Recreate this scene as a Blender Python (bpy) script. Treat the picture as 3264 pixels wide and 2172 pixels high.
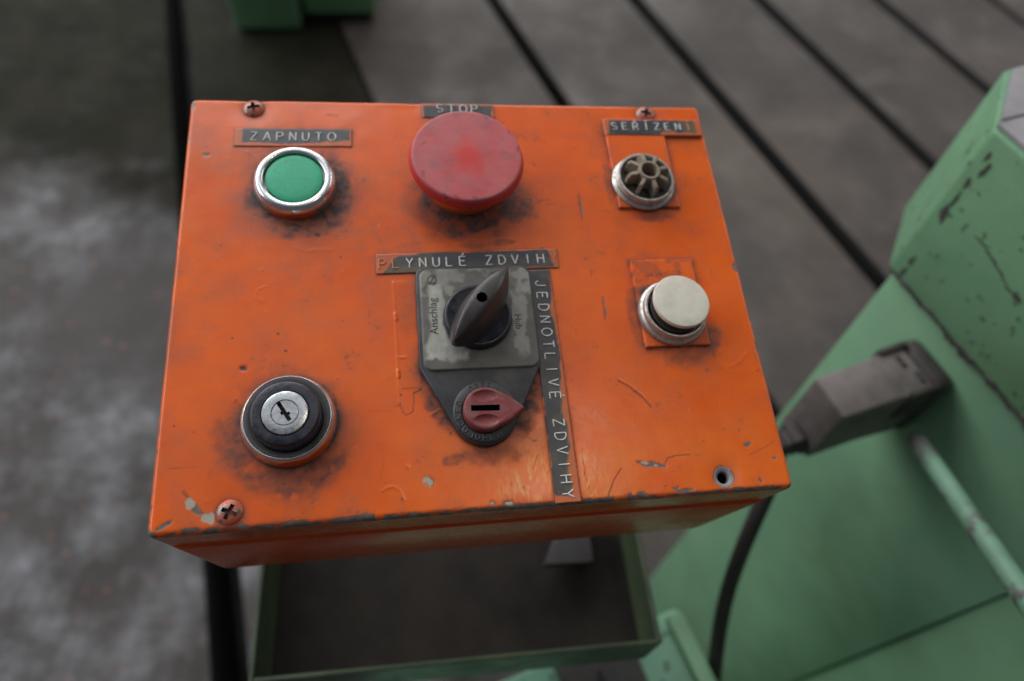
import bpy, bmesh, math, random
import numpy as np
from mathutils import Vector, Matrix

random.seed(7)
for o in list(bpy.data.objects):
    bpy.data.objects.remove(o)
scn = bpy.context.scene
COL = scn.collection

# ------------------------------------------------------------------ camera
cam_data = bpy.data.cameras.new('camera')
cam = bpy.data.objects.new('camera', cam_data)
COL.objects.link(cam)
scn.camera = cam
cam_data.sensor_fit = 'HORIZONTAL'
cam_data.sensor_width = 23.5
cam_data.lens = 16.0
cam_data.clip_start = 0.01
cam_data.clip_end = 60
cam.matrix_world = Matrix(((0.9904, 0.0633, -0.1227, -0.0178),
                           (-0.1215, 0.8217, -0.5569, -0.1511),
                           (0.0656, 0.5664, 0.8215, 1.25),
                           (0, 0, 0, 1)))
cam_data.dof.use_dof = True
cam_data.dof.focus_distance = 0.212
cam_data.dof.aperture_fstop = 4.0
cam_data.dof.aperture_blades = 7

# ------------------------------------------------------------------ world and lamps
world = bpy.data.worlds.new('World')
scn.world = world
world.use_nodes = True
bg = world.node_tree.nodes['Background']
bg.inputs['Color'].default_value = (0.80, 0.88, 1.0, 1)
bg.inputs['Strength'].default_value = 0.10


def area_lamp(name, loc, target, sx, sy, power, color):
    d = bpy.data.lights.new(name, 'AREA')
    d.shape = 'RECTANGLE'
    d.size = sx
    d.size_y = sy
    d.energy = power
    d.color = color
    o = bpy.data.objects.new(name, d)
    COL.objects.link(o)
    o.location = loc
    o.rotation_euler = (Vector(target) - Vector(loc)).to_track_quat('-Z', 'Y').to_euler()
    return o


# daylight of the hall: dim roof light, window bands behind and left, added fill on the right; one warm lamp overhead
area_lamp('skylight_roof', (-2.0, 3.2, 5.8), (-2.0, 3.2001, 0), 8.0, 6.4, 85, (0.95, 0.97, 1.0))
area_lamp('skylight_strip', (-2.1, 3.5, 5.7), (-2.1, 3.5001, 0), 4.4, 1.7, 105, (0.95, 0.97, 1.0))
area_lamp('windows_back', (-1.5, 8.5, 5.2), (-0.3, 0.1, 1.0), 11.0, 3.6, 540, (0.95, 0.97, 1.0))
area_lamp('windows_left', (-7.0, 3.6, 5.0), (0.0, 1.2, 1.0), 9.0, 3.4, 400, (0.95, 0.97, 1.0))
area_lamp('fill_right', (7.5, 4.4, 5.2), (0.0, 0.6, 1.0), 6.0, 3.0, 150, (1.0, 0.97, 0.92))
area_lamp('hall_lamp', (1.15, -0.1, 5.4), (0.05, -0.05, 1.0), 0.6, 0.4, 10, (1.0, 0.86, 0.66))

scn.view_settings.view_transform = 'Standard'
scn.view_settings.look = 'None'
scn.view_settings.exposure = 0
scn.view_settings.gamma = 1
scn.view_settings.use_curve_mapping = False


# ------------------------------------------------------------------ noise (numpy)
def value_noise(x, y, scale, seed):
    rs = np.random.RandomState(seed)
    G = rs.rand(256, 256).astype(np.float32)
    u, v = x / scale, y / scale
    i, j = np.floor(u).astype(int), np.floor(v).astype(int)
    fu, fv = u - i, v - j
    fu = fu * fu * (3 - 2 * fu)
    fv = fv * fv * (3 - 2 * fv)
    i0, i1, j0, j1 = i & 255, (i + 1) & 255, j & 255, (j + 1) & 255
    return (G[i0, j0] * (1 - fu) * (1 - fv) + G[i1, j0] * fu * (1 - fv)
            + G[i0, j1] * (1 - fu) * fv + G[i1, j1] * fu * fv)


def fbm(x, y, scale, seed, octv=4, gain=0.5):
    a, s, t = 1.0, 0.0, 0.0
    for k in range(octv):
        s = s + a * value_noise(x + 13.7 * k, y + 7.1 * k, scale / 2 ** k, seed + k)
        t += a
        a *= gain
    return s / t


def sstep(a, b, x):
    t = np.clip((x - a) / (b - a), 0, 1)
    return t * t * (3 - 2 * t)


def seg_dist(x, y, pts):
    """distance to a polyline and position 0..1 along it"""
    best = np.full_like(x, 1e9)
    along = np.zeros_like(x)
    n = len(pts) - 1
    for k in range(n):
        (ax, ay), (bx_, by_) = pts[k], pts[k + 1]
        dx, dy = bx_ - ax, by_ - ay
        t = np.clip(((x - ax) * dx + (y - ay) * dy) / (dx * dx + dy * dy + 1e-9), 0, 1)
        d = np.hypot(x - ax - t * dx, y - ay - t * dy)
        m = d < best
        best = np.where(m, d, best)
        along = np.where(m, (k + t) / n, along)
    return best, along


def rect_sdf(x, y, x0, y0, x1, y1, ang=0.0):
    cx, cy = (x0 + x1) / 2, (y0 + y1) / 2
    ca, sa = math.cos(-ang), math.sin(-ang)
    u = (x - cx) * ca - (y - cy) * sa
    v = (x - cx) * sa + (y - cy) * ca
    dx, dy = np.abs(u) - (x1 - x0) / 2, np.abs(v) - (y1 - y0) / 2
    return np.hypot(np.maximum(dx, 0), np.maximum(dy, 0)) + np.minimum(np.maximum(dx, dy), 0)


# ------------------------------------------------------------------ materials
class NT:
    """small helper round a material's node tree"""
    def __init__(self, name):
        self.m = bpy.data.materials.new(name)
        self.m.use_nodes = True
        self.t = self.m.node_tree
        self.p = self.t.nodes['Principled BSDF']
        self._tc = None

    def n(self, typ, **kw):
        nd = self.t.nodes.new(typ)
        for k, v in kw.items():
            setattr(nd, k, v)
        return nd

    def link(self, a, b):
        self.t.links.new(a, b)

    def coord(self):
        if self._tc is None:
            self._tc = self.n('ShaderNodeTexCoord')
        return self._tc.outputs['Object']

    def noise(self, scale, detail=4, rough=0.55, lo=0.35, hi=0.65, stretch=None, dist=0.0):
        nz = self.n('ShaderNodeTexNoise')
        nz.inputs['Scale'].default_value = scale
        nz.inputs['Detail'].default_value = detail
        nz.inputs['Roughness'].default_value = rough
        nz.inputs['Distortion'].default_value = dist
        if stretch:
            mp = self.n('ShaderNodeMapping')
            mp.inputs['Scale'].default_value = stretch
            self.link(self.coord(), mp.inputs['Vector'])
            self.link(mp.outputs[0], nz.inputs['Vector'])
        else:
            self.link(self.coord(), nz.inputs['Vector'])
        mr = self.n('ShaderNodeMapRange')
        mr.inputs['From Min'].default_value = lo
        mr.inputs['From Max'].default_value = hi
        self.link(nz.outputs['Fac'], mr.inputs['Value'])
        return mr.outputs[0]

    def mix(self, fac, a, b):
        mx = self.n('ShaderNodeMix', data_type='RGBA')
        self._in(mx.inputs[0], fac)
        self._in(mx.inputs[6], a)
        self._in(mx.inputs[7], b)
        return mx.outputs[2]

    def mixf(self, fac, a, b):
        mx = self.n('ShaderNodeMix', data_type='FLOAT')
        self._in(mx.inputs[0], fac)
        self._in(mx.inputs[2], a)
        self._in(mx.inputs[3], b)
        return mx.outputs[0]

    def math(self, op, a, b=0.5, clamp=False):
        mt = self.n('ShaderNodeMath', operation=op, use_clamp=clamp)
        self._in(mt.inputs[0], a)
        self._in(mt.inputs[1], b)
        return mt.outputs[0]

    def _in(self, sock, v):
        if isinstance(v, bpy.types.NodeSocket):
            self.link(v, sock)
        elif isinstance(v, (tuple, list)):
            sock.default_value = tuple(v) + ((1,) if len(v) == 3 else ())
        else:
            sock.default_value = v

    def attr(self, name):
        a = self.n('ShaderNodeAttribute', attribute_name=name)
        s = self.n('ShaderNodeSeparateColor')
        self.link(a.outputs['Color'], s.inputs[0])
        return s.outputs[0], s.outputs[1], s.outputs[2]

    def bump(self, h, dist, strength=1.0):
        b = self.n('ShaderNodeBump')
        b.inputs['Strength'].default_value = strength
        b.inputs['Distance'].default_value = dist
        self.link(h, b.inputs['Height'])
        self.link(b.outputs[0], self.p.inputs['Normal'])

    def set(self, **kw):
        names = dict(color='Base Color', rough='Roughness', metal='Metallic', spec='Specular IOR Level',
                     coat='Coat Weight', coat_rough='Coat Roughness')
        for k, v in kw.items():
            self._in(self.p.inputs[names[k]], v)
        return self.m


ORANGE = (0.84, 0.134, 0.014)
ORANGE2 = (0.78, 0.112, 0.013)
GRIME = (0.036, 0.031, 0.031)
STEEL = (0.22, 0.190, 0.170)
CREAM = (0.42, 0.38, 0.29)


def mat_lid():
    N = NT('orange_paint_worn')
    g, chip, primer = N.attr('wear')
    yel, dust, wet = N.attr('tone')
    base = N.mix(N.noise(55, 5), ORANGE, ORANGE2)
    base = N.mix(N.math('MULTIPLY', N.noise(18, 3, lo=0.42, hi=0.7), 0.35), base, (0.85, 0.17, 0.022))
    base = N.mix(N.math('MULTIPLY', yel, 0.75), base, (0.85, 0.40, 0.07))
    # thin film of dirt with fine streaks
    film = N.math('MULTIPLY', N.noise(220, 6, 0.65, 0.50, 0.80), 0.12)
    film2 = N.math('MULTIPLY', N.noise(60, 6, 0.7, 0.48, 0.85, stretch=(1, 2.4, 1)), 0.17)
    film = N.math('MAXIMUM', film, film2)
    base = N.mix(film, base, (0.20, 0.105, 0.085))
    base = N.mix(N.math('MULTIPLY', dust, 0.7), base, (0.46, 0.13, 0.065))
    speck = N.noise(900, 2, 0.5, 0.70, 0.76)
    base = N.mix(N.math('MULTIPLY', speck, 0.35), base, GRIME)
    gm = N.math('MULTIPLY', g, N.mixf(N.noise(500, 4, 0.6, 0.3, 0.6), 0.84, 1.0), clamp=True)
    base = N.mix(gm, base, GRIME)
    base = N.mix(primer, base, CREAM)
    base = N.mix(chip, base, N.mix(N.noise(400, 4), STEEL, (0.13, 0.110, 0.098)))
    r = N.mixf(N.noise(90, 5), 0.18, 0.28)
    r = N.mixf(gm, r, 0.62)
    r = N.mixf(chip, r, 0.42)
    h = N.math('ADD', N.math('MULTIPLY', N.noise(150, 3, lo=0, hi=1), 1.0),
               N.math('MULTIPLY', N.noise(600, 3, lo=0, hi=1), 0.16))
    N.bump(h, 0.00010, 0.5)
    return N.set(color=base, rough=r, metal=N.math('MULTIPLY', chip, 0.15), spec=0.38)


def mat_body():
    N = NT('orange_paint_box_body')
    base = N.mix(N.noise(40, 5), (0.80, 0.100, 0.012), (0.70, 0.080, 0.012))
    film = N.math('MULTIPLY', N.noise(90, 6, 0.7, 0.50, 0.85, stretch=(0.6, 1, 3)), 0.2)
    base = N.mix(film, base, (0.22, 0.07, 0.04))
    scr = N.noise(120, 2, 0.5, 0.72, 0.75, stretch=(0.12, 1, 3))
    base = N.mix(N.math('MULTIPLY', scr, 0.6), base, CREAM)
    N.bump(N.noise(120, 2, lo=0, hi=1), 0.00006, 0.4)
    return N.set(color=base, rough=N.mixf(N.noise(80), 0.22, 0.30), spec=0.30)


def mat_metal(name, col, rough, dirt=0.3, dirtcol=(0.05, 0.045, 0.04), scale=300, lo=0.5, hi=0.8):
    N = NT(name)
    d = N.math('MULTIPLY', N.noise(scale, 6, 0.65, lo, hi), dirt)
    c = N.mix(d, col, dirtcol)
    N.bump(N.noise(scale * 2, 3, lo=0, hi=1), 0.0001, 0.3)
    return N.set(color=c, rough=N.mixf(d, rough, 0.6), metal=N.mixf(d, 1.0, 0.2))


def mat_chrome_painted(name, amount_lo):
    """chrome ring with orange paint left on its lower outside"""
    N = NT(name)
    a, b, c_ = N.attr('paint')
    pm = N.math('GREATER_THAN', N.math('ADD', a, N.math('MULTIPLY', N.noise(260, 5, lo=0.2, hi=0.8), 0.5)), amount_lo)
    d = N.math('MULTIPLY', N.noise(350, 6, 0.7, 0.42, 0.75), 0.55)
    d = N.math('MAXIMUM', d, N.math('MULTIPLY', b, 0.9))
    col = N.mix(d, (0.74, 0.74, 0.75), (0.10, 0.085, 0.07))
    col = N.mix(pm, col, (0.62, 0.10, 0.018))
    met = N.math('MULTIPLY', N.math('SUBTRACT', 1.0, pm), N.mixf(d, 1.0, 0.4))
    rough = N.mixf(pm, N.mixf(d, 0.2, 0.5), 0.35)
    N.bump(N.noise(500, 3, lo=0, hi=1), 0.0001, 0.3)
    return N.set(color=col, rough=rough, metal=met)


def mat_plastic(name, c1, c2, scale=150, rough=(0.4, 0.6), lo=0.4, hi=0.7, grime=0.0, spec=0.5, bump=0.00015, speck=0.0):
    N = NT(name)
    c = N.mix(N.noise(scale, 6, 0.6, lo, hi), c1, c2)
    if grime:
        c = N.mix(N.math('MULTIPLY', N.noise(scale * 2.3, 6, 0.7, 0.5, 0.8), grime), c, GRIME)
    if speck:
        c = N.mix(N.math('MULTIPLY', N.noise(scale * 5, 3, 0.5, 0.66, 0.72), speck), c, GRIME)
    N.bump(N.noise(scale * 3, 3, lo=0, hi=1), bump, 0.5)
    return N.set(color=c, rough=N.mixf(N.noise(scale * 1.3), rough[0], rough[1]), spec=spec)


def mat_green(name, c1, c2, chips=0.0, scale=14, rough=(0.35, 0.5)):
    N = NT(name)
    c = N.mix(N.noise(scale, 6, 0.6), c1, c2)
    c = N.mix(N.math('MULTIPLY', N.noise(scale * 0.6, 5, 0.6, 0.5, 0.8), 0.5), c, (0.10, 0.12, 0.045))
    if chips:
        ch = N.math('MULTIPLY', N.noise(scale * 5.5, 5, 0.6, 0.625, 0.65), chips)
        c = N.mix(ch, c, (0.045, 0.032, 0.028))
    N.bump(N.noise(scale * 8, 3, lo=0, hi=1), 0.0004, 0.4)
    return N.set(color=c, rough=N.mixf(N.noise(scale * 2), rough[0], rough[1]), spec=0.4)


M = {}
M['lid'] = mat_lid()
M['body'] = mat_body()
M['chrome'] = mat_chrome_painted('chrome_with_paint_traces', 0.80)
M['lock_steel'] = mat_metal('scratched_chrome_lock', (0.62, 0.64, 0.67), 0.22, 0.7, (0.10, 0.105, 0.125), 520, 0.42, 0.70)
M['old_ring'] = mat_metal('worn_zinc_ring', (0.62, 0.60, 0.56), 0.38, 0.75, (0.07, 0.06, 0.05), 420, 0.42, 0.72)
M['steel'] = mat_metal('dull_steel', (0.42, 0.41, 0.42), 0.45, 0.5, (0.08, 0.07, 0.065), 90)
M['green_cap'] = mat_plastic('green_button_plastic', (0.025, 0.450, 0.225), (0.040, 0.390, 0.215), 180, (0.35, 0.5), grime=0.14, speck=0.5)
M['white_cap'] = mat_plastic('cream_button_plastic', (0.70, 0.66, 0.55), (0.58, 0.54, 0.44), 160, (0.4, 0.55), speck=0.35)
M['bare_core'] = mat_plastic('dusty_beige_plastic', (0.34, 0.28, 0.21), (0.20, 0.16, 0.12), 260, (0.6, 0.8), grime=0.5)
M['black'] = mat_plastic('dusty_black_plastic', (0.030, 0.031, 0.036), (0.062, 0.060, 0.062), 130, (0.32, 0.55))
M['black_ring'] = mat_plastic('blue_black_plastic', (0.014, 0.016, 0.026), (0.055, 0.06, 0.075), 260, (0.25, 0.5), lo=0.5, hi=0.85)
M['knob'] = mat_plastic('dusty_brown_black_knob', (0.026, 0.022, 0.024), (0.060, 0.049, 0.045), 140, (0.30, 0.52), lo=0.35, hi=0.75)
M['lockred'] = mat_plastic('dusty_dark_red_plastic', (0.225, 0.034, 0.036), (0.24, 0.100, 0.092), 200, (0.45, 0.65), grime=0.3, speck=0.5)
M['letter'] = mat_plastic('stretched_white_plastic', (0.76, 0.75, 0.72), (0.54, 0.52, 0.49), 300, (0.4, 0.6), grime=0.2)
M['letter_orange'] = mat_plastic('paint_covered_letter', (0.66, 0.17, 0.07), (0.62, 0.26, 0.14), 300, (0.3, 0.5), grime=0.2)
M['print'] = mat_plastic('dark_print', (0.03, 0.03, 0.03), (0.07, 0.066, 0.06), 500, (0.5, 0.7))
M['emboss'] = mat_plastic('raised_black_lettering', (0.085, 0.08, 0.078), (0.05, 0.048, 0.05), 300, (0.4, 0.6))
M['dark'] = mat_plastic('dark_void', (0.008, 0.008, 0.008), (0.012, 0.011, 0.01), 100, (0.8, 0.9))
M['rubber'] = mat_plastic('dirty_grey_rubber', (0.075, 0.066, 0.062), (0.042, 0.037, 0.035), 60, (0.6, 0.8), bump=0.0006)
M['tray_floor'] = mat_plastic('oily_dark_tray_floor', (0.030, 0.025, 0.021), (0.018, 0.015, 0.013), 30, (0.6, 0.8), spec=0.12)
M['dull_steel'] = mat_plastic('dusty_cast_steel', (0.085, 0.08, 0.08), (0.055, 0.05, 0.05), 60, (0.65, 0.8), spec=0.15)
M['dull_steel2'] = mat_plastic('ground_steel_top', (0.27, 0.255, 0.265), (0.20, 0.19, 0.195), 60, (0.4, 0.55))
M['hood'] = mat_plastic('dusty_grey_connector', (0.200, 0.172, 0.160), (0.120, 0.100, 0.092), 45, (0.5, 0.7), bump=0.0004, grime=0.3)
M['cable'] = mat_plastic('dark_brown_cable', (0.030, 0.024, 0.021), (0.050, 0.040, 0.036), 60, (0.5, 0.7))
M['gland'] = mat_plastic('oily_black_gland', (0.04, 0.033, 0.03), (0.075, 0.062, 0.056), 90, (0.5, 0.7))
M['wall_green'] = mat_green('machine_green_paint', (0.225, 0.410, 0.240), (0.185, 0.355, 0.215), 0.0)
M['block_green'] = mat_green('chipped_green_paint', (0.175, 0.345, 0.190), (0.140, 0.290, 0.165), 0.8, 22)
M['light_green'] = mat_green('pale_green_paint', (0.25, 0.47, 0.32), (0.20, 0.40, 0.27), 0.6, 22)
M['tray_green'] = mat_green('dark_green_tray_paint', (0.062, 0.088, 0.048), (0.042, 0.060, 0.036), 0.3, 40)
M['foot_green'] = mat_green('dusty_green_foot_paint', (0.18, 0.36, 0.19), (0.14, 0.29, 0.15), 0.0, 9)


def mat_screw():
    N = NT('painted_screw_head')
    pm = N.noise(320, 4, 0.6, 0.42, 0.52)
    c = N.mix(pm, (0.20, 0.175, 0.16), (0.58, 0.115, 0.045))
    c = N.mix(N.math('MULTIPLY', N.noise(500, 4, 0.6, 0.5, 0.75), 0.6), c, (0.08, 0.06, 0.055))
    return N.set(color=c, rough=N.mixf(pm, 0.35, 0.42), metal=N.mixf(pm, 0.7, 0.0))


M['screw'] = mat_screw()


def mat_mushroom():
    N = NT('faded_red_plastic')
    a, b, c_ = N.attr('paint')
    red = N.mix(N.noise(120, 5), (0.68, 0.028, 0.022), (0.54, 0.026, 0.022))
    faded = N.mix(N.noise(90, 6, 0.65), (0.54, 0.125, 0.125), (0.40, 0.115, 0.125))
    f = N.math('MULTIPLY', a, N.mixf(N.noise(140, 5, 0.6, 0.3, 0.7), 0.55, 1.0), clamp=True)
    c = N.mix(f, red, faded)
    c = N.mix(N.math('MULTIPLY', N.noise(170, 6, 0.7, 0.54, 0.74), 0.42), c, (0.14, 0.075, 0.08))
    c = N.mix(b, c, (0.05, 0.03, 0.03))
    N.bump(N.noise(420, 3, lo=0, hi=1), 0.00015, 0.5)
    return N.set(color=c, rough=N.mixf(N.noise(200), 0.42, 0.58), spec=0.5)


M['mushroom'] = mat_mushroom()


def mat_label():
    N = NT('black_label_tape_overpainted')
    p, d, w = N.attr('paint')
    tape = N.mix(N.noise(120, 5), (0.036, 0.038, 0.046), (0.060, 0.060, 0.066))
    c = N.mix(d, tape, (0.16, 0.115, 0.055))
    c = N.mix(p, c, N.mix(N.noise(200, 4), (0.60, 0.115, 0.025), (0.48, 0.13, 0.05)))
    N.bump(N.noise(400, 3, lo=0, hi=1), 0.00012, 0.4)
    return N.set(color=c, rough=N.mixf(p, 0.36, 0.34), spec=0.5)


M['label'] = mat_label()


def mat_dial():
    N = NT('worn_silver_dial_plate')
    d, q, w = N.attr('paint')
    c = N.mix(N.noise(160, 5), (0.50, 0.50, 0.435), (0.38, 0.38, 0.33))
    c = N.mix(d, c, N.mix(N.noise(120, 5), (0.100, 0.092, 0.081), (0.155, 0.143, 0.125)))
    N.bump(N.noise(500, 3, lo=0, hi=1), 0.0001, 0.4)
    return N.set(color=c, rough=N.mixf(d, 0.40, 0.6), metal=0.15)


M['dial'] = mat_dial()


def mat_floor(name, c1, c2, c3, lo, hi, scale=5, seedoff=0.0, rough=(0.5, 0.75)):
    N = NT(name)
    geo = N.n('ShaderNodeNewGeometry')
    mp = N.n('ShaderNodeMapping')
    mp.inputs['Location'].default_value = (seedoff, seedoff * 0.7, 0)
    N.link(geo.outputs['Position'], mp.inputs['Vector'])
    N._tc = type('o', (), {'outputs': {'Object': mp.outputs[0]}})()
    c = N.mix(N.noise(scale, 7, 0.62, lo=0.35, hi=0.65), c1, c2)
    patch = N.noise(scale * 1.1, 8, 0.66, lo, hi, dist=0.4)
    c = N.mix(patch, c, c3)
    oi = N.n('ShaderNodeObjectInfo')
    c = N.mix(N.math('MULTIPLY', oi.outputs['Random'], 0.45), c, (0.060, 0.047, 0.039))
    c = N.mix(N.math('MULTIPLY', N.noise(1.6, 5, 0.6, 0.48, 0.66), 0.55), c, (0.17, 0.135, 0.108))
    c = N.mix(N.math('MULTIPLY', N.noise(scale * 5, 6, 0.7, 0.5, 0.75), 0.55), c, (0.05, 0.045, 0.04))
    c = N.mix(N.math('MULTIPLY', N.noise(scale * 9, 2, 0.5, 0.68, 0.74), 0.5), c, (0.30, 0.12, 0.07))
    N.bump(N.noise(scale * 12, 5, lo=0, hi=1), 0.004, 0.5)
    return N.set(color=c, rough=N.mixf(patch, rough[1], rough[0]), spec=0.4)


def mat_floor_left():
    """left-hand floor: worn steel with painted glints near the box, shade painted in further back"""
    N = NT('worn_steel_floor_with_shade')
    geo = N.n('ShaderNodeNewGeometry')
    N._tc = type('o', (), {'outputs': {'Object': geo.outputs['Position']}})()
    c = N.mix(N.noise(5, 7, 0.6), (0.075, 0.066, 0.061), (0.048, 0.041, 0.037))
    big = N.noise(1.7, 3, 0.5, 0.36, 0.52)
    fine = N.noise(24, 8, 0.7, 0.30, 0.66)
    patch = N.math('MULTIPLY', N.math('MULTIPLY', N.noise(6.0, 8, 0.62, 0.42, 0.64, stretch=(1.15, 1.0, 1)), big), fine, clamp=True)
    sp = N.n('ShaderNodeSeparateXYZ')
    N.link(geo.outputs['Position'], sp.inputs[0])
    c = N.mix(N.math('MULTIPLY', patch, 0.9), c, (0.26, 0.26, 0.285))  # pale patches: wear, with window glints painted into the colour
    c = N.mix(N.math('MULTIPLY', N.noise(28, 6, 0.7, 0.5, 0.75), 0.5), c, (0.05, 0.045, 0.04))
    c = N.mix(N.math('MULTIPLY', N.noise(60, 2, 0.5, 0.66, 0.72), 0.6), c, (0.32, 0.12, 0.07))
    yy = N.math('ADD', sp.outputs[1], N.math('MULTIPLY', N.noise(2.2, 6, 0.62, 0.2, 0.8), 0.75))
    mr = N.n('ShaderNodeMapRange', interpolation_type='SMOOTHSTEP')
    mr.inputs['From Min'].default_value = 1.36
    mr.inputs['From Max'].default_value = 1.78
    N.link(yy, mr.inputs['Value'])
    shade_col = N.mix(N.noise(6, 5, 0.6), (0.016, 0.0155, 0.011), (0.030, 0.028, 0.020))
    c = N.mix(mr.outputs[0], c, shade_col)  # shade of the press painted as a darker colour towards the back
    N.bump(N.noise(60, 5, lo=0, hi=1), 0.004, 0.5)
    return N.set(color=c, rough=N.mixf(patch, 0.7, 0.42), spec=N.mixf(mr.outputs[0], 0.35, 0.04))


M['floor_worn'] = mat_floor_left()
M['floor_shaded'] = M['floor_worn']
M['floor_plain'] = mat_floor('dusty_grey_brown_floor', (0.095, 0.080, 0.072), (0.062, 0.052, 0.046), (0.165, 0.140, 0.122), 0.48, 0.80, 4.0, 7.7)
M['slot_dark'] = mat_plastic('dark_gap_shade', (0.005, 0.0047, 0.0045), (0.009, 0.008, 0.0075), 5, (0.6, 0.8))


# ------------------------------------------------------------------ mesh helpers
def link_obj(name, mesh, mat, parent=None):
    o = bpy.data.objects.new(name, mesh)
    COL.objects.link(o)
    if mat is not None and len(mesh.materials) == 0:
        mesh.materials.append(mat)
    if parent is not None:
        o.parent = parent
    return o


def shade(mesh, ang=35):
    for p in mesh.polygons:
        p.use_smooth = True
    try:
        mesh.set_sharp_from_angle(angle=math.radians(ang))
    except Exception:
        pass


def bm_obj(name, bm, mat, parent=None, smooth=True, ang=35):
    me = bpy.data.meshes.new(name)
    bmesh.ops.recalc_face_normals(bm, faces=bm.faces)
    bm.to_mesh(me)
    bm.free()
    if smooth:
        shade(me, ang)
    return link_obj(name, me, mat, parent)


def tag(o, label, cat, group=None, kind=None):
    o['label'] = label
    o['category'] = cat
    if group:
        o['group'] = group
    if kind:
        o['kind'] = kind
    return o


def empty(name, matrix):
    o = bpy.data.objects.new(name, None)
    COL.objects.link(o)
    o.empty_display_size = 0.02
    o.matrix_world = matrix
    return o


def add_box(bm, lo, hi, bevel=0.0, seg=2):
    r = bmesh.ops.create_cube(bm, size=1)
    for v in r['verts']:
        v.co = Vector((lo[i] + (v.co[i] + 0.5) * (hi[i] - lo[i]) for i in range(3)))
    if bevel:
        es = list({e for v in r['verts'] for e in v.link_edges})
        bmesh.ops.bevel(bm, geom=es, offset=bevel, segments=seg, profile=0.5, affect='EDGES')


def box_obj(name, lo, hi, mat, parent=None, bevel=0.0, seg=2):
    bm = bmesh.new()
    add_box(bm, lo, hi, bevel, seg)
    return bm_obj(name, bm, mat, parent)


def prism(bm, pts, z0, z1, bevel=0.0, seg=2, bottom=False):
    vs = [bm.verts.new((x, y, z0)) for x, y in pts]
    f = bm.faces.new(vs)
    r = bmesh.ops.extrude_face_region(bm, geom=[f])
    top = [g for g in r['geom'] if isinstance(g, bmesh.types.BMVert)]
    for v in top:
        v.co.z = z1
    if bevel:
        tops = set(top)
        es = [e for e in bm.edges if e.verts[0] in tops and e.verts[1] in tops]
        bmesh.ops.bevel(bm, geom=es, offset=bevel, segments=seg, profile=0.5, affect='EDGES')


def lathe_mesh(name, prof, n=64):
    """prof: (r, z) list; closed at the axis where r = 0"""
    vs, fs, rings = [], [], []
    for r, z in prof:
        if r <= 1e-9:
            rings.append([len(vs)])
            vs.append((0, 0, z))
        else:
            rings.append(list(range(len(vs), len(vs) + n)))
            vs += [(r * math.cos(2 * math.pi * k / n), r * math.sin(2 * math.pi * k / n), z) for k in range(n)]
    for a, b in zip(rings[:-1], rings[1:]):
        for k in range(n):
            k2 = (k + 1) % n
            if len(a) == 1 and len(b) == 1:
                continue
            if len(a) == 1:
                fs.append((a[0], b[k], b[k2]))
            elif len(b) == 1:
                fs.append((a[k], b[0], a[k2]))
            else:
                fs.append((a[k], b[k], b[k2], a[k2]))
    me = bpy.data.meshes.new(name)
    me.from_pydata(vs, [], fs)
    bm = bmesh.new()
    bm.from_mesh(me)
    bmesh.ops.recalc_face_normals(bm, faces=bm.faces)
    bm.to_mesh(me)
    bm.free()
    shade(me, 40)
    return me


def lathe(name, prof, mat, parent, loc, n=64):
    o = link_obj(name, lathe_mesh(name, prof, n), mat, parent)
    o.location = loc
    return o


def set_attr(me, name, rgb):
    a = me.attributes.new(name, 'FLOAT_COLOR', 'POINT')
    n = len(me.vertices)
    buf = np.ones((n, 4), np.float32)
    for i in range(3):
        buf[:, i] = rgb[i]
    a.data.foreach_set('color', buf.ravel())


def coords(me):
    c = np.empty(len(me.vertices) * 3, np.float32)
    me.vertices.foreach_get('co', c)
    return c.reshape(-1, 3)


def cut(o, cutters):
    """boolean difference, applied at once; the cutters are removed again"""
    for c in cutters:
        md = o.modifiers.new('cut', 'BOOLEAN')
        md.operation = 'DIFFERENCE'
        md.solver = 'EXACT'
        md.object = c
        md.material_mode = 'TRANSFER'
    bpy.context.view_layer.update()
    dg = bpy.context.evaluated_depsgraph_get()
    me = bpy.data.meshes.new_from_object(o.evaluated_get(dg))
    o.modifiers.clear()
    o.data = me
    shade(me, 35)
    for c in cutters:
        bpy.data.objects.remove(c)


def grid_mesh(name, X, Y, Z):
    ny, nx = X.shape
    me = bpy.data.meshes.new(name)
    V = np.stack([X, Y, Z], -1).reshape(-1, 3).astype(np.float32)
    idx = np.arange(nx * ny).reshape(ny, nx)
    F = np.stack([idx[:-1, :-1], idx[:-1, 1:], idx[1:, 1:], idx[1:, :-1]], -1).reshape(-1, 4)
    me.vertices.add(len(V))
    me.vertices.foreach_set('co', V.ravel())
    me.loops.add(F.size)
    me.loops.foreach_set('vertex_index', F.ravel().astype(np.int32))
    me.polygons.add(len(F))
    me.polygons.foreach_set('loop_start', np.arange(0, F.size, 4, dtype=np.int32))
    me.polygons.foreach_set('loop_total', np.full(len(F), 4, np.int32))
    me.update(calc_edges=True)
    me.polygons.foreach_set('use_smooth', np.ones(len(F), bool))
    return me, F


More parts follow.
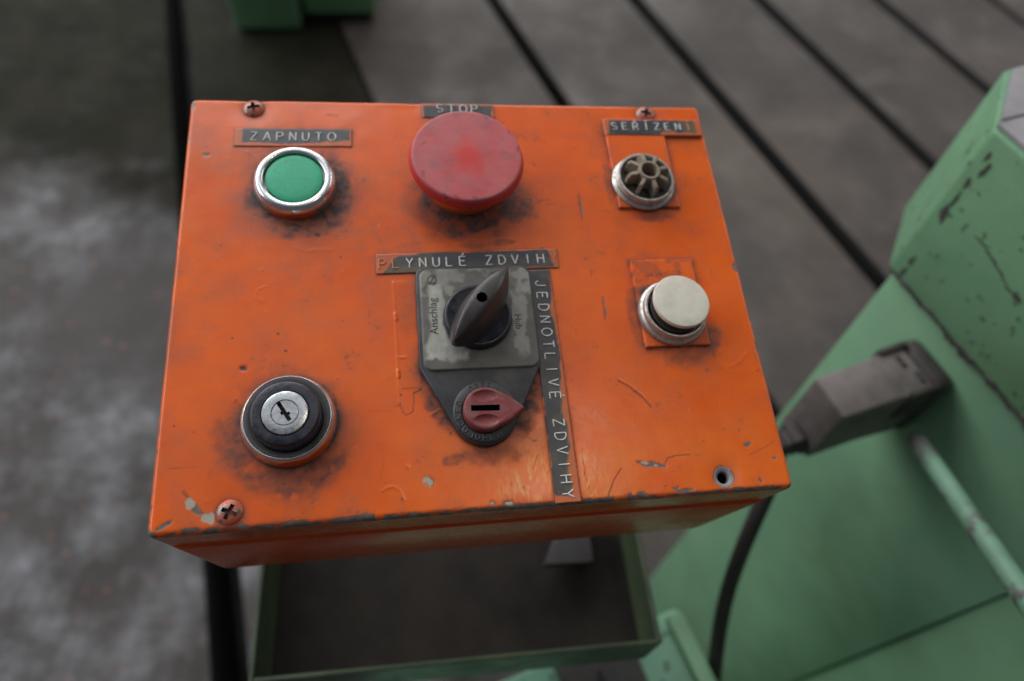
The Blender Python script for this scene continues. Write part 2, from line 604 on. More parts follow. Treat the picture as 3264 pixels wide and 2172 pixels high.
def strokes_mesh(name, lines, rad, flat=0.7):
    cu = bpy.data.curves.new(name, 'CURVE')
    cu.dimensions = '3D'
    cu.bevel_depth = rad
    cu.bevel_resolution = 1
    cu.use_fill_caps = True
    for pts in lines:
        closed = len(pts) > 3 and pts[0] == pts[-1]
        if closed:
            pts = pts[:-1]
        sp = cu.splines.new('POLY')
        sp.points.add(len(pts) - 1)
        for q, (x, y) in zip(sp.points, pts):
            q.co = (x, y, 0, 1)
        sp.use_cyclic_u = closed
    tmp = bpy.data.objects.new(name, cu)
    COL.objects.link(tmp)
    bpy.context.view_layer.update()
    dg = bpy.context.evaluated_depsgraph_get()
    me = bpy.data.meshes.new_from_object(tmp.evaluated_get(dg))
    me.name = name
    bpy.data.objects.remove(tmp)
    for v in me.vertices:
        v.co.z *= flat
    shade(me, 60)
    return me


def arc(cx, cy, rx, ry, a0, a1, n=10):
    return [(cx + rx * math.cos(math.radians(a0 + (a1 - a0) * k / n)),
             cy + ry * math.sin(math.radians(a0 + (a1 - a0) * k / n))) for k in range(n + 1)]


# stroke letters: unit height, about 0.66 wide
FONT = {
    'Z': [[(0, 1), (.62, 1), (0, 0), (.64, 0)]],
    'A': [[(0, 0), (.33, 1), (.66, 0)], [(.12, .33), (.54, .33)]],
    'P': [[(0, 0), (0, 1), (.3, 1)] + arc(.34, .74, .26, .26, 90, -90) + [(0, .48)]],
    'N': [[(0, 0), (0, 1), (.6, 0), (.6, 1)]],
    'U': [[(0, 1), (0, .3)] + arc(.3, .3, .3, .3, 180, 360) + [(.6, 1)]],
    'T': [[(0, 1), (.64, 1)], [(.32, 1), (.32, 0)]],
    'O': [arc(.35, .5, .38, .5, 0, 360, 20)],
    'S': [arc(.3, .74, .28, .26, 35, 270, 9)[:-1] + arc(.3, .25, .29, .25, 90, -140, 10)],
    'E': [[(.56, 1), (0, 1), (0, 0), (.58, 0)], [(0, .52), (.46, .52)]],
    'R': [[(0, 0), (0, 1), (.3, 1)] + arc(.32, .75, .25, .25, 90, -90) + [(0, .5)], [(.28, .5), (.6, 0)]],
    'I': [[(.3, 0), (.3, 1)]],
    'J': [[(.5, 1), (.5, .28)] + arc(.25, .28, .25, .28, 0, -180, 8)],
    'D': [[(0, 0), (0, 1), (.2, 1)] + arc(.22, .5, .42, .5, 90, -90, 12) + [(0, 0)]],
    'L': [[(0, 1), (0, 0), (.52, 0)]],
    'V': [[(0, 1), (.32, 0), (.64, 1)]],
    'Y': [[(0, 1), (.32, .48), (.64, 1)], [(.32, .48), (.32, 0)]],
    'H': [[(0, 0), (0, 1)], [(.62, 0), (.62, 1)], [(0, .52), (.62, .52)]],
    'C': [arc(.36, .5, .36, .5, 50, 310, 14)],
    'K': [[(0, 0), (0, 1)], [(.56, 1), (0, .42)], [(.18, .58), (.6, 0)]],
}
ACUTE = [[(.26, 1.14), (.42, 1.36)]]
CARON = [[(.16, 1.34), (.30, 1.16), (.44, 1.34)]]
for ch, base, acc in (('\u00c9', 'E', ACUTE), ('\u00cd', 'I', ACUTE), ('\u0158', 'R', CARON)):
    FONT[ch] = FONT[base] + acc
_letter_cache = {}


def split_sharp(pts):
    out, cur = [], [pts[0]]
    for k in range(1, len(pts)):
        cur.append(pts[k])
        if k < len(pts) - 1:
            a = math.atan2(pts[k][1] - pts[k - 1][1], pts[k][0] - pts[k - 1][0])
            b = math.atan2(pts[k + 1][1] - pts[k][1], pts[k + 1][0] - pts[k][0])
            if abs((b - a + math.pi) % (2 * math.pi) - math.pi) > 0.8:
                out.append(cur)
                cur = [pts[k]]
    out.append(cur)
    return out


def letter_mesh(ch, size, rad):
    key = (ch, size, rad)
    if key not in _letter_cache:
        _letter_cache[key] = strokes_mesh('letter', [[((x - .32) * size, (y - .5) * size) for x, y in q] for l in FONT[ch] for q in split_sharp(l)], rad)
    return _letter_cache[key]


# ------------------------------------------------------------------ floor
SLOT = Vector((-0.2565, 0.9665, 0))          # direction in which the gaps of the floor run
PERP = Vector((0.9665, 0.2565, 0))
floor = box_obj('floor', (-9, -6, -0.40), (9, 12, -0.205), M['slot_dark'])
floor['kind'] = 'structure'
# gap centres, measured along PERP at y = 0
gaps = [(-1.55, .03), (-0.188, .076), (0.277, .010), (0.789, .044), (1.254, .054), (1.682, .052), (2.107, .052), (2.53, .036), (2.96, .036), (3.4, .03)]


def dark_sides(o):  # plate sides near black: shade of the gaps put into the colour
    o.data.materials.append(M['slot_dark'])
    for p in o.data.polygons:
        if p.normal.z < 0.3:
            p.material_index = 1


def floor_plate(a, b, s0, s1, mat, dz=0.0):
    bm = bmesh.new()
    add_box(bm, (0, 0, -0.20), (b - a, s1 - s0, 0), 0.004, 2)
    o = bm_obj('floor_plate', bm, mat, floor)
    dark_sides(o)
    ang = math.atan2(PERP.y, PERP.x)
    o.location = PERP * a + SLOT * s0 + Vector((0, 0, dz))
    o.rotation_euler = (0, 0, ang)
    return o


for k in range(len(gaps) - 1):
    a = gaps[k][0] + gaps[k][1] / 2
    b = gaps[k + 1][0] - gaps[k + 1][1] / 2
    if k > 1:
        floor_plate(a, b, -2.5 + 0.1 * k, 5.5, M['floor_plain'], 0.001 * (k % 2))


def gap_x(y):            # middle of the wide gap on the left
    return -0.360 + (y - 0.076) * (-0.364 / 1.979)


def line_x(a, y):        # a plate edge parallel to SLOT at distance a along PERP
    return a / PERP.x + y * SLOT.x / SLOT.y


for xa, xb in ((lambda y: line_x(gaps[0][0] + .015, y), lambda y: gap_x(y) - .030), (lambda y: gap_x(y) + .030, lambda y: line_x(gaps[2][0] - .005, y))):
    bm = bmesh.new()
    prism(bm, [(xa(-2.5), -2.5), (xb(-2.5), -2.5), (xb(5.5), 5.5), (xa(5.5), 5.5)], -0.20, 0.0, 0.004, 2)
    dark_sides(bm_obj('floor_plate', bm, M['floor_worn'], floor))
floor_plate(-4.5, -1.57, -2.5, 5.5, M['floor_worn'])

# ------------------------------------------------------------------ green machine feet in the background
def machine_foot(lo, hi, name, label):
    r = empty(name, Matrix.Translation(((lo[0] + hi[0]) / 2, lo[1], 0)))
    cx, y0 = (lo[0] + hi[0]) / 2, lo[1]
    bm = bmesh.new()
    add_box(bm, (lo[0] - cx, 0, lo[2]), (hi[0] - cx, hi[1] - y0, hi[2]), 0.012, 3)
    bm_obj('leg', bm, M['foot_green'], r)
    bm = bmesh.new()
    add_box(bm, (lo[0] - cx + .012, 0.014, 0), (hi[0] - cx - .012, hi[1] - y0 - .01, lo[2] + .003), 0.003, 1)
    bm_obj('base_shadow', bm, M['slot_dark'], r)  # near-black block that paints the shadow beneath the stand
    tag(r, label, 'machine stand', 'green machine stands behind the box')
    return r


machine_foot((-0.520, 1.865, .012), (-0.330, 2.20, 1.6), 'machine_stand', 'green machine stand at the top edge, the longer one nearer the left')
machine_foot((-0.318, 1.915, .030), (-0.105, 2.20, 1.6), 'machine_stand', 'green machine stand at the top edge, the shorter one set further back')

# ------------------------------------------------------------------ green column on the right
MS = Vector((-0.2501, 0.9682, 0))
MP = Vector((0.9682, 0.2501, 0))


def mpt(s, c, z):
    v = MS * s + MP * c
    return Vector((v.x, v.y, z))


def mframe(s, c, z):
    """local x = towards the camera side along the column face (-s), y = into the column (c), z up"""
    m = Matrix.Identity(4)
    m.col[0] = (-MS.x, -MS.y, 0, 0)
    m.col[1] = (MP.x, MP.y, 0, 0)
    m.col[2] = (0, 0, 1, 0)
    v = mpt(s, c, z)
    m.col[3] = (v.x, v.y, v.z, 1)
    return m


def solid(bm, pts, z0, z1, bev=0.0):
    prism(bm, pts, z0, z1)
    if bev:
        bmesh.ops.bevel(bm, geom=list(bm.edges), offset=bev, segments=2, profile=0.5, affect='EDGES')


column = empty('machine_column', mframe(0.0315, 0.295, 0))
bm = bmesh.new()
solid(bm, [(0.001, 0.003), (0.188, 0.003), (0.188, 0.30), (0.06, 0.30), (0.05, 0.012), (0.001, 0.012)], 0.0, 0.926, 0.0018)
bm_obj('wall_panel', bm, M['wall_green'], column)
bm = bmesh.new()
solid(bm, [(0.1886, 0.0055), (0.62, 0.0055), (0.62, 0.30), (0.1886, 0.30)], 0.0, 0.926, 0.0018)
bm_obj('wall_panel', bm, M['wall_green'], column)
bm = bmesh.new()
solid(bm, [(-0.002, 0.0), (0.60, 0.0), (0.60, 0.30), (-0.05, 0.30), (-0.0425, 0.047)], 0.927, 1.0335, 0.0025)
bm_obj('head_block', bm, M['block_green'], column)
for pts in ([(-0.0045, 0.0035), (0.60, 0.0035), (0.60, 0.29), (-0.0045, 0.29)], [(-0.0058, 0.0075), (-0.0058, 0.29), (-0.048, 0.29), (-0.0395, 0.0485)]):
    bm = bmesh.new()
    solid(bm, pts, 1.0337, 1.0362, 0.0006)
    bm_obj('top_plate', bm, M['dull_steel2'], column)
# weld bead under the head block, broken and rusty
bm = bmesh.new()
xs = np.arange(0.0, 0.55, 0.0016)
up_ = (fbm(xs * 1e3, xs * 0, 9, 601, 4, .65) - .40) * 0.013
dn_ = (fbm(xs * 1e3, xs * 0 + 50, 7, 611, 4, .65) - .30) * 0.011
prev = None
for xx, a, b in zip(xs, up_, dn_):
    a, b = max(a, .0004), max(b, .0004)
    ring = [bm.verts.new((xx, 0.004, 0.9268 - b)), bm.verts.new((xx, -0.0006, 0.9268 - b * .8)), bm.verts.new((xx, -0.0008, 0.9268 + a * .8)), bm.verts.new((xx, 0.0005, 0.9268 + a))]
    if prev:
        for i in range(3):
            bm.faces.new((prev[i], ring[i], ring[i + 1], prev[i + 1]))
    prev = ring
bm_obj('weld_bead', bm, M['rubber'], column)
# bare rusty spots where the paint has flaked off the head block
rs = np.random.RandomState(12)
bm = bmesh.new()
flakes = [(0.004 + rs.rand() * .004, 0.930 + rs.rand() * .10, .0016, .005) for k in range(9)] + [(rs.rand() * .16, 0.932 + rs.rand() * .098, .0013, .0009) for k in range(40)]
flakes += [(0.030 + k * .0042, 0.985 - k * .0012 + rs.rand() * .002, .0030, .0008) for k in range(9)] + [(.066, .977, .003, .0024), (.12, 1.0, .003, .002)]
for fx, fz, rx, rz in flakes:
    n = 11
    ctr = bm.verts.new((fx, -0.0005, fz))
    rim = []
    for k in range(n):
        a = 2 * math.pi * k / n
        q = .45 + .75 * rs.rand()
        rim.append(bm.verts.new((fx + rx * q * math.cos(a), -0.00035, fz + rz * q * math.sin(a))))
    for k in range(n):
        bm.faces.new((ctr, rim[k], rim[(k + 1) % n]))
o = bm_obj('rust_spots', bm, M['rubber'], column, False)
o['kind'] = 'stuff'
tag(column, 'large green machine column with steel topped head on the right', 'machine')

# rod that sticks out of the column towards the camera
rod_a, rod_b = Vector((0.2800, 0.0080, 0.8760)), Vector((0.2575, -0.0955, 0.9235))
rod_b = rod_a + (rod_b - rod_a) * 1.9
axis = (rod_b - rod_a)
L = axis.length
N_ = NT('worn_rod_paint')
_sp = N_.n('ShaderNodeSeparateXYZ')
N_.link(N_.coord(), _sp.inputs[0])
_tip = N_.math('LESS_THAN', N_.math('ADD', _sp.outputs[2], N_.math('MULTIPLY', N_.noise(150, 4), 0.03)), 0.030)
N_.set(color=N_.mix(_tip, N_.mix(N_.noise(48, 5, 0.65, 0.53, 0.58), N_.mix(N_.noise(60, 4), (0.185, 0.34, 0.225), (0.14, 0.275, 0.18)), N_.mix(N_.noise(90, 4), (0.17, 0.155, 0.15), (0.07, 0.06, 0.058))), (0.20, 0.19, 0.185)), rough=0.5)
M['rod'] = N_.m
rod = lathe('green_rod', [(0, -.006), (.0032, -.0052), (.0052, -.002), (.0056, .002), (.0056, L), (0, L)], M['rod'], None, rod_a, 32)
rod.rotation_euler = axis.to_track_quat('Z', 'Y').to_euler()
tag(rod, 'round pale green rod with chipped paint in front of green column', 'rod')

# plug connector on the column, cable running down from it
hood = empty('cable_connector', mframe(-0.0275, 0.295, 0.875))
bm = bmesh.new()
pts = [(-0.0145, -0.0795), (0.0145, -0.0795), (0.0150, -0.043), (0.0175, -0.012), (-0.0175, -0.012), (-0.0150, -0.043)]
solid(bm, pts, -0.024, 0.031, 0.0022)
bm_obj('hood', bm, M['hood'], hood)
bm = bmesh.new()
add_box(bm, (-0.0195, -0.012, -0.027), (0.0195, 0.004, 0.0325), 0.007, 3)
bm_obj('base_flange', bm, M['gland'], hood)
for sx in (-1, 1):
    bm = bmesh.new()
    add_box(bm, (sx * .0158 - .0022, -0.031, 0.004), (sx * .0158 + .0022, -0.009, 0.0335), 0.0015, 2)
    bm_obj('locking_lever', bm, M['gland'], hood)
for q in ((-.006, -.021), (.007, -.017)):
    bm = bmesh.new()
    add_box(bm, (q[0] - .0042, q[1] - .002, 0.0302), (q[0] + .0042, q[1] + .002, 0.0325), 0.001, 1)
    bm_obj('rib', bm, M['gland'], hood)
gl = lathe('gland', [(0, 0), (.0115, 0), (.0115, .006), (.0095, .0065), (.0095, .011), (.008, .012), (.0075, .020), (0, .020)], M['gland'], hood, (0.001, -0.0795, -0.016), 6)
gl.rotation_euler = (math.radians(112), 0, 0)
tag(hood, 'dusty grey rectangular plug connector fixed to the green column', 'connector')


def tube_obj(name, pts, rad, mat, res=10):
    cu = bpy.data.curves.new(name, 'CURVE')
    cu.dimensions = '3D'
    cu.bevel_depth = rad
    cu.bevel_resolution = 5
    cu.use_fill_caps = True
    sp = cu.splines.new('NURBS')
    sp.points.add(len(pts) - 1)
    for q, p in zip(sp.points, pts):
        q.co = (*p, 1)
    sp.use_endpoint_u = True
    sp.order_u = 4
    sp.resolution_u = res
    tmp = bpy.data.objects.new(name, cu)
    COL.objects.link(tmp)
    bpy.context.view_layer.update()
    me = bpy.data.meshes.new_from_object(tmp.evaluated_get(bpy.context.evaluated_depsgraph_get()))
    bpy.data.objects.remove(tmp)
    shade(me, 60)
    return link_obj(name, me, mat)


CAMP = Vector((-0.0178, -0.1511, 1.25))
cab = [mpt(-0.029, 0.212, 0.858), mpt(-0.030, 0.200, 0.851)]
for p, k in (((0.1757, -0.009, 0.8933), 0.49 / .43), ((0.1601, -0.0282, 0.8899), 0.50 / .42), ((0.1491, -0.0478, 0.8674), 0.52 / .43),
             ((0.1423, -0.0683, 0.8377), 0.555 / .45), ((0.1363, -0.1019, 0.8087), 0.60 / .47), ((0.1376, -0.1287, 0.7753), 0.66 / .5)):
    cab.append(CAMP + (Vector(p) - CAMP) * k)
e = cab[-1]
cab += [e + Vector((0.002, -0.02, -0.16)), e + Vector((0.01, -0.03, -0.45)), Vector((e.x + .03, e.y - .05, 0.02))]
cable = tube_obj('cable', cab, 0.0054, M['cable'])
tag(cable, 'thick dark grey cable hanging from the connector past the orange box', 'cable')

# ------------------------------------------------------------------ tray under the box
tray = empty('tray', Matrix.Translation((-0.0075, 0.03, 0.83)))
TX, TY0, TY1, TH = 0.1015, -0.114, 0.11, 0.040
bm = bmesh.new()
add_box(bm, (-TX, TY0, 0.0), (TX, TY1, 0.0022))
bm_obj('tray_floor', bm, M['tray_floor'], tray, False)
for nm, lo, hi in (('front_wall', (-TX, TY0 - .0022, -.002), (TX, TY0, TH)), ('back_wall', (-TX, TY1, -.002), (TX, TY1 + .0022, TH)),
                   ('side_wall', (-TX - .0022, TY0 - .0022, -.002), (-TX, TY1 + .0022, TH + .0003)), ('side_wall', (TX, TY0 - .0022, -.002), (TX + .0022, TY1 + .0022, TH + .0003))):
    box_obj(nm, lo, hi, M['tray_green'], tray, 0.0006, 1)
tray.rotation_euler = (0, 0, math.radians(-1.2))
bm = bmesh.new()
add_box(bm, (-0.02, 0.03, -0.82), (0.03, 0.08, -0.0005), 0.004)
bm_obj('post', bm, M['wall_green'], tray)
tag(tray, 'dark green sheet metal tray below the orange box', 'tray')

bk = empty('steel_bracket', Matrix.Translation((0.058, -0.030, 0.8325)))
bm = bmesh.new()
solid(bm, [(-0.0165, -0.0055), (0.0130, -0.0070), (0.0145, 0.03), (0.004, 0.03)], 0.0075, 0.0150, 0.0012)
bm_obj('block', bm, M['dull_steel'], bk)
bk2 = bm = bmesh.new()
add_box(bm, (-0.002, 0.004, 0.0), (0.010, 0.026, 0.0068), 0.001, 1)
bm_obj('foot', bm, M['dull_steel'], bk)
tag(bk, 'small grey steel bracket lying in the tray', 'bracket')

# ------------------------------------------------------------------ ledge below the tray
ledge = empty('machine_ledge', mframe(-0.075, 0.148, 0.0))
bm = bmesh.new()
solid(bm, [(0.0, -0.25), (0.40, -0.25), (0.40, 0.0), (0.0, 0.0)], 0.0, 0.70, 0.004)
bm_obj('ledge_block', bm, M['light_green'], ledge)
bm = bmesh.new()
add_box(bm, (0.004, -0.014, 0.7005), (0.38, -0.001, 0.707), 0.002, 2)
bm_obj('edge_bar', bm, M['wall_green'], ledge)
tag(ledge, 'pale green machine ledge below the tray at the bottom edge', 'machine base')

cl = empty('clamp_block', mframe(-0.083, 0.075, 0.7005))
bm = bmesh.new()
solid(bm, [(-0.004, -0.035), (0.075, -0.032), (0.078, 0.022), (-0.006, 0.025)], 0.0, 0.012, 0.002)
bm_obj('plate', bm, M['rubber'], cl)
bm = bmesh.new()
add_box(bm, (0.012, -0.008, 0.0122), (0.05, 0.012, 0.024), 0.002)
bm_obj('clamp_bar', bm, M['dull_steel'], cl)
tag(cl, 'dark steel clamp block lying on the pale green ledge', 'clamp')

# ------------------------------------------------------------------ the orange control box
MM = 0.001
BW, BD = 195.0, 155.4
B = Matrix(((0.999, 0.0088, 0.0435, -0.0981), (0.0, 0.9803, -0.1974, -0.0762), (-0.0444, 0.1972, 0.9793, 1.0538), (0, 0, 0, 1)))
BASEZ = -0.084
boxroot = empty('control_box', B @ Matrix.Translation((0, 0, BASEZ)))
tag(boxroot, 'worn orange metal control box with push buttons and a rotary switch', 'control box')


def at(x, y, z=0.0):
    """lid millimetres to the local space of the box empty (whose origin is at the base)"""
    return Vector((x * MM, y * MM, z * MM - BASEZ))


GREEN, STOP, KEY, SEL, BARE, WHITE = (37.8, 117.2), (96.9, 118.5), (37.8, 31.2), (97.1, 62.2), (164.4, 117.0), (165.2, 62.5)
SCREWS = [(22.2, 151.0), (171.8, 150.9), (21.9, 5.3)]
HOLE = (172.0, 5.0)
PLATES = [(153.4, 106.2, 177.4, 140.2), (153.6, 50.2, 177.0, 84.2)]
LABELS = {  # name: x0, y0, x1, y1, angle
    'ZAPNUTO': (16.4, 133.9, 57.0, 141.6, 0.0),
    'STOP': (83.2, 147.7, 110.6, 154.2, 0.0),
    'SER': (153.3, 139.5, 193.0, 147.1, 0.0),
    'PLY': (64.7, 81.6, 127.6, 89.2, 0.016),
    'JED': (116.3, 0.7, 124.3, 81.2, 0.003),
}


def lid_fields(x, y):
    n1 = fbm(x, y, 7.0, 11)
    n2 = fbm(x, y, 2.2, 23)
    n3 = fbm(x, y, 22.0, 31)
    nf = fbm(x, y, 0.9, 41, 3)
    g = np.zeros_like(x)

    def up(v):
        nonlocal g
        g = 1 - (1 - g) * (1 - np.clip(v, 0, 1))

    def halo(c, r0, w, amp, off=(0, 0), sq=1.0):
        r = np.hypot(x - c[0] - off[0], (y - c[1] - off[1]) * sq)
        up(amp * np.exp(-np.maximum(r - r0, 0) / w) * sstep(0.15, 0.62, n1 * .6 + n2 * .4 + .15 * np.exp(-np.maximum(r - r0, 0) / (w * .6))))

    def blob(cx, cy, rx, ry, amp, rot=0.0, edge=1.0):
        ca, sa = math.cos(rot), math.sin(rot)
        u = ((x - cx) * ca + (y - cy) * sa) / rx
        v = (-(x - cx) * sa + (y - cy) * ca) / ry
        d = u * u + v * v + (n2 - .5) * 1.1 + (n1 - .5) * .9
        up(amp * sstep(1.25, 1.25 - edge, d))

    # soot round the buttons
    halo(GREEN, 14.2, 2.0, 1.0)
    halo(GREEN, 14.2, 2.6, 1.0, (2.4, -2.6))
    halo(GREEN, 14.5, 5.5, 0.55, (1.5, -3.0))
    blob(52.5, 115.0, 4.5, 11.0, 0.80, 0.20, 1.2)
    blob(43.0, 100.5, 13.0, 4.8, 0.80, 0.15, 1.2)
    blob(23.5, 112.0, 3.4, 8.0, 0.55, 0, 1.2)
    blob(33.0, 131.5, 12.0, 1.6, 0.35, 0, 1.2)
    halo(STOP, 15.5, 3.4, 1.0, (1.0, -4.5))
    halo(STOP, 19.0, 6.0, 0.5, (2.0, -5.0))
    blob(94.0, 99.5, 8.5, 5.5, 0.8, 0.0, 1.1)
    blob(107.0, 99.5, 9.0, 5.5, 0.35, 0.3, 1.4)
    blob(115.5, 107.0, 8.0, 6.0, 0.62, -0.3, 1.3)
    blob(78.0, 107.5, 5.0, 7.0, 0.30, 0.5, 1.3)
    blob(108.0, 92.8, 5.0, 1.3, 0.55, 0.05, 0.9)
    blob(98.0, 91.5, 5.0, 1.2, 0.35, 0.0, 0.8)
    halo(KEY, 14.2, 1.6, 1.0)
    halo(KEY, 14.5, 5.0, 0.5, (-1.0, -1.5))
    rk = np.hypot(x - 38.5, y - 28.0)
    up(0.62 * np.exp(-((rk - 18.0 - (n1 - .5) * 4) / 2.6) ** 2) * sstep(-0.1, -0.75, (y - 30.0) / 18.0) * sstep(.2, .5, n2))
    blob(21.0, 26.0, 5.5, 9.5, 0.55, 0.4, 1.4)
    blob(46.0, 15.5, 9.0, 3.4, 0.5, 0.4, 1.3)
    blob(33.0, 13.8, 9.0, 2.6, 0.35, -0.1, 1.3)
    # selector: grease round the black plate and the lock
    sd = rect_sdf(x, y, 79, 45, 115.5, 81)
    up(0.85 * np.exp(-np.maximum(sd - 1.0, 0) / 1.5) * sstep(.2, .55, n2 * .5 + n1 * .5))
    dt, _ = seg_dist(x, y, [(78, 46), (88.5, 26), (96.8, 20), (105.5, 25), (116.0, 45)])
    up(0.95 * np.exp(-dt / 2.2) * sstep(.15, .5, n2 * .5 + n1 * .5))
    blob(111.5, 32.0, 4.5, 11.0, 0.95, -0.42, 1.0)
    blob(97.5, 17.0, 13.0, 3.6, 0.55, 0.0, 1.4)
    blob(86.5, 16.0, 4.0, 2.0, 0.5, 0.1, 0.9)
    blob(82.5, 34.0, 4.0, 10.0, 0.85, 0.42, 1.2)
    blob(73.5, 68.0, 3.0, 10.0, 0.22, 0.0, 1.4)
    # right-hand buttons
    for (x0, y0, x1, y1), a in zip(PLATES, (0.75, 0.85)):
        d = rect_sdf(x, y, x0, y0, x1, y1)
        up(a * np.exp(-np.maximum(d, 0) / 0.85) * sstep(.2, .5, n2))
        up(0.30 * np.exp(-np.maximum(d, 0) / 4.5) * sstep(.35, .65, n1))
    blob(168.5, 46.5, 11.0, 4.8, 0.5, 0.0, 1.4)
    blob(178.5, 53.0, 3.8, 6.5, 0.75, -0.4, 1.2)
    blob(166.0, 103.0, 9.0, 2.6, 0.6, 0.0, 1.2)
    blob(151.5, 118.0, 2.2, 10.0, 0.5, 0.0, 1.2)
    blob(151.8, 62.0, 2.4, 11.0, 0.5, 0.0, 1.2)
    # dirt in the joints of the label tapes
    for x0, y0, x1, y1, a in LABELS.values():
        d = rect_sdf(x, y, x0, y0, x1, y1, a)
        up(0.8 * np.exp(-(np.maximum(d, 0) / 0.45) ** 1.2) * sstep(.1, .5, n2 + .15))
        up(0.22 * np.exp(-np.maximum(d, 0) / 2.2) * sstep(.4, .65, n1))
    for c in SCREWS:
        r = np.hypot(x - c[0], y - c[1])
        up(0.85 * np.exp(-np.maximum(r - 3.6, 0) / 0.8))
    up(0.4 * np.exp(-np.maximum(np.hypot(x - HOLE[0], y - HOLE[1]) - 3.4, 0) / 0.8))
    # edges that hands and rags have blackened
    up(0.55 * np.exp(-(np.abs(y - 0.8) / 1.3)) * sstep(.42, .62, n1) * (x < 140))
    up(0.30 * np.exp(-(np.abs(x - 0.4) / 1.5)) * sstep(.40, .62, n1))
    up(0.30 * np.exp(-(np.abs(194.5 - x) / 1.2)) * sstep(.40, .62, n1))
    wipe = fbm(x * .8 + y * .3, y * 1.1 - x * .35, 3.2, 77, 5, .62)
    g = g * (.80 + .30 * sstep(.36, .60, wipe))
    g = np.clip(g, 0, 1)
    # pits and dark scratches
    rs = np.random.RandomState(5)
    for px_, py_, r in [(23.5, 49.2, .9), (45.2, 97.0, .8), (36.0, 54.5, .4), (33.5, 60.5, .4), (53.0, 88.0, .3)]:
        up(0.95 * sstep(r * 1.3, r * .6, np.hypot((x - px_) * .7, y - py_ + (x - px_) * .3)))
    for k in range(46):
        cx, cy = rs.rand() * BW, rs.rand() * BD
        up(0.8 * sstep(.42, .18, np.hypot(x - cx, y - cy) / (0.5 + rs.rand())))
    for k in range(26):      # scuffs beside the stop button
        cx, cy = 113 + rs.rand() * 13, 101 + rs.rand() * 13
        d, _ = seg_dist(x, y, [(cx, cy), (cx + rs.randn() * 1.6, cy + rs.randn() * 1.0)])
        up(0.65 * sstep(.30, .08, d))
    for pts, w, amp in [([(142.7, 39.0), (146.5, 36.3), (149.9, 32.9), (152.0, 29.5)], .26, .9),
                        ([(138.7, 10.0), (136, 7), (133.2, 2.0)], .24, .7), ([(153.5, 10.8), (154.4, 12.2), (158.0, 13.1), (162, 13.0)], .24, .75),
                        ([(127.0, 17.0), (126.8, 9.0), (127.8, 3.0)], .16, .5), ([(9.0, 12.0), (12.0, 8.0), (17.0, 3.5)], .55, .55),
                        ([(77.7, 39.6), (75.4, 38.4)], .3, .95), ([(75.4, 38.4), (75.0, 34.5), (74.7, 32.4), (72.7, 31.2), (71.6, 32.5), (70.7, 35.4)], .22, .75),
                        ([(4.0, 19.0), (13.0, 19.2)], .14, .5), ([(141.9, 70.0), (141.3, 61.6)], .45, .45), ([(139.3, 113.0), (138.9, 102.0)], .5, .45),
                        ([(139.2, 81.0), (139.0, 78.6)], .35, .5), ([(182.0, 11.5), (188.0, 13.6), (192.0, 15.5)], .2, .5),
                        ([(48, 148.6), (52, 148.1)], .3, .6), ([(131.5, 152.5), (131.7, 149.5)], .25, .6)]:
        d, t = seg_dist(x + (n2 - .5) * .5, y + (n1 - .5) * .5, pts)
        up(amp * sstep(w * 1.3, w * .4, d))
    for k in range(70):      # fine scuffs all over
        cx, cy, a, l = rs.rand() * BW, rs.rand() * BD, rs.rand() * math.pi, 1 + rs.rand() ** 3 * 9
        d, t = seg_dist(x + (n2 - .5) * .3, y, [(cx, cy), (cx + l * math.cos(a), cy + l * math.sin(a))])
        up((.10 + .35 * rs.rand()) * sstep(.26, .05, d))
    up(0.5 * sstep(.66, .80, nf * .55 + n1 * .45))

    # ---- bare metal: edges and torn spots
    edge = np.minimum(np.minimum(x, BW - x), np.minimum(y, BD - y))
    ed_n = fbm(x, y * 1.6, 3.2, 61, 5, 0.6)
    ed_l = fbm(x, y, 16.0, 71, 2)
    chip = np.zeros_like(x)
    # front edge: heavy on the left and middle
    w = 1.5 + 2.0 * (ed_l - .4)
    fe = np.exp(-((y - 0.35) / np.maximum(w, .7)) ** 2)
    amt = np.where(x < 128, 0.05, -0.03) + .12 * sstep(158, 165, x) * sstep(193, 188, x) + .10 * sstep(92, 100, x) * sstep(136, 130, x)
    chip = np.maximum(chip, sstep(.60, .66, fe * (.34 + amt) + ed_n * .62))
    # left, right and back edges
    le = np.exp(-((x - 0.3) / 0.8) ** 2)
    chip = np.maximum(chip, sstep(.68, .72, le * (.22 + .13 * sstep(70, 10, y)) + ed_n * .62))
    re = np.exp(-((BW - x - 0.2) / 0.75) ** 2)
    chip = np.maximum(chip, sstep(.68, .72, re * .30 + ed_n * .62))
    be = np.exp(-((BD - y - 0.1) / 0.7) ** 2)
    chip = np.maximum(chip, sstep(.71, .75, be * .27 + ed_n * .62))
    for cx, cy in ((0, 0), (BW, 0), (0, BD), (BW, BD)):
        chip = np.maximum(chip, sstep(2.3, 1.6, np.hypot(x - cx, y - cy) + (ed_n - .5) * 3))

    def spot(cx, cy, rx, ry, rot=0.0, rough=1.3):
        ca, sa = math.cos(rot), math.sin(rot)
        u = ((x - cx) * ca + (y - cy) * sa) / rx
        v = (-(x - cx) * sa + (y - cy) * ca) / ry
        return sstep(1.12, .95, np.sqrt(u * u + v * v) + (ed_n - .5) * rough)

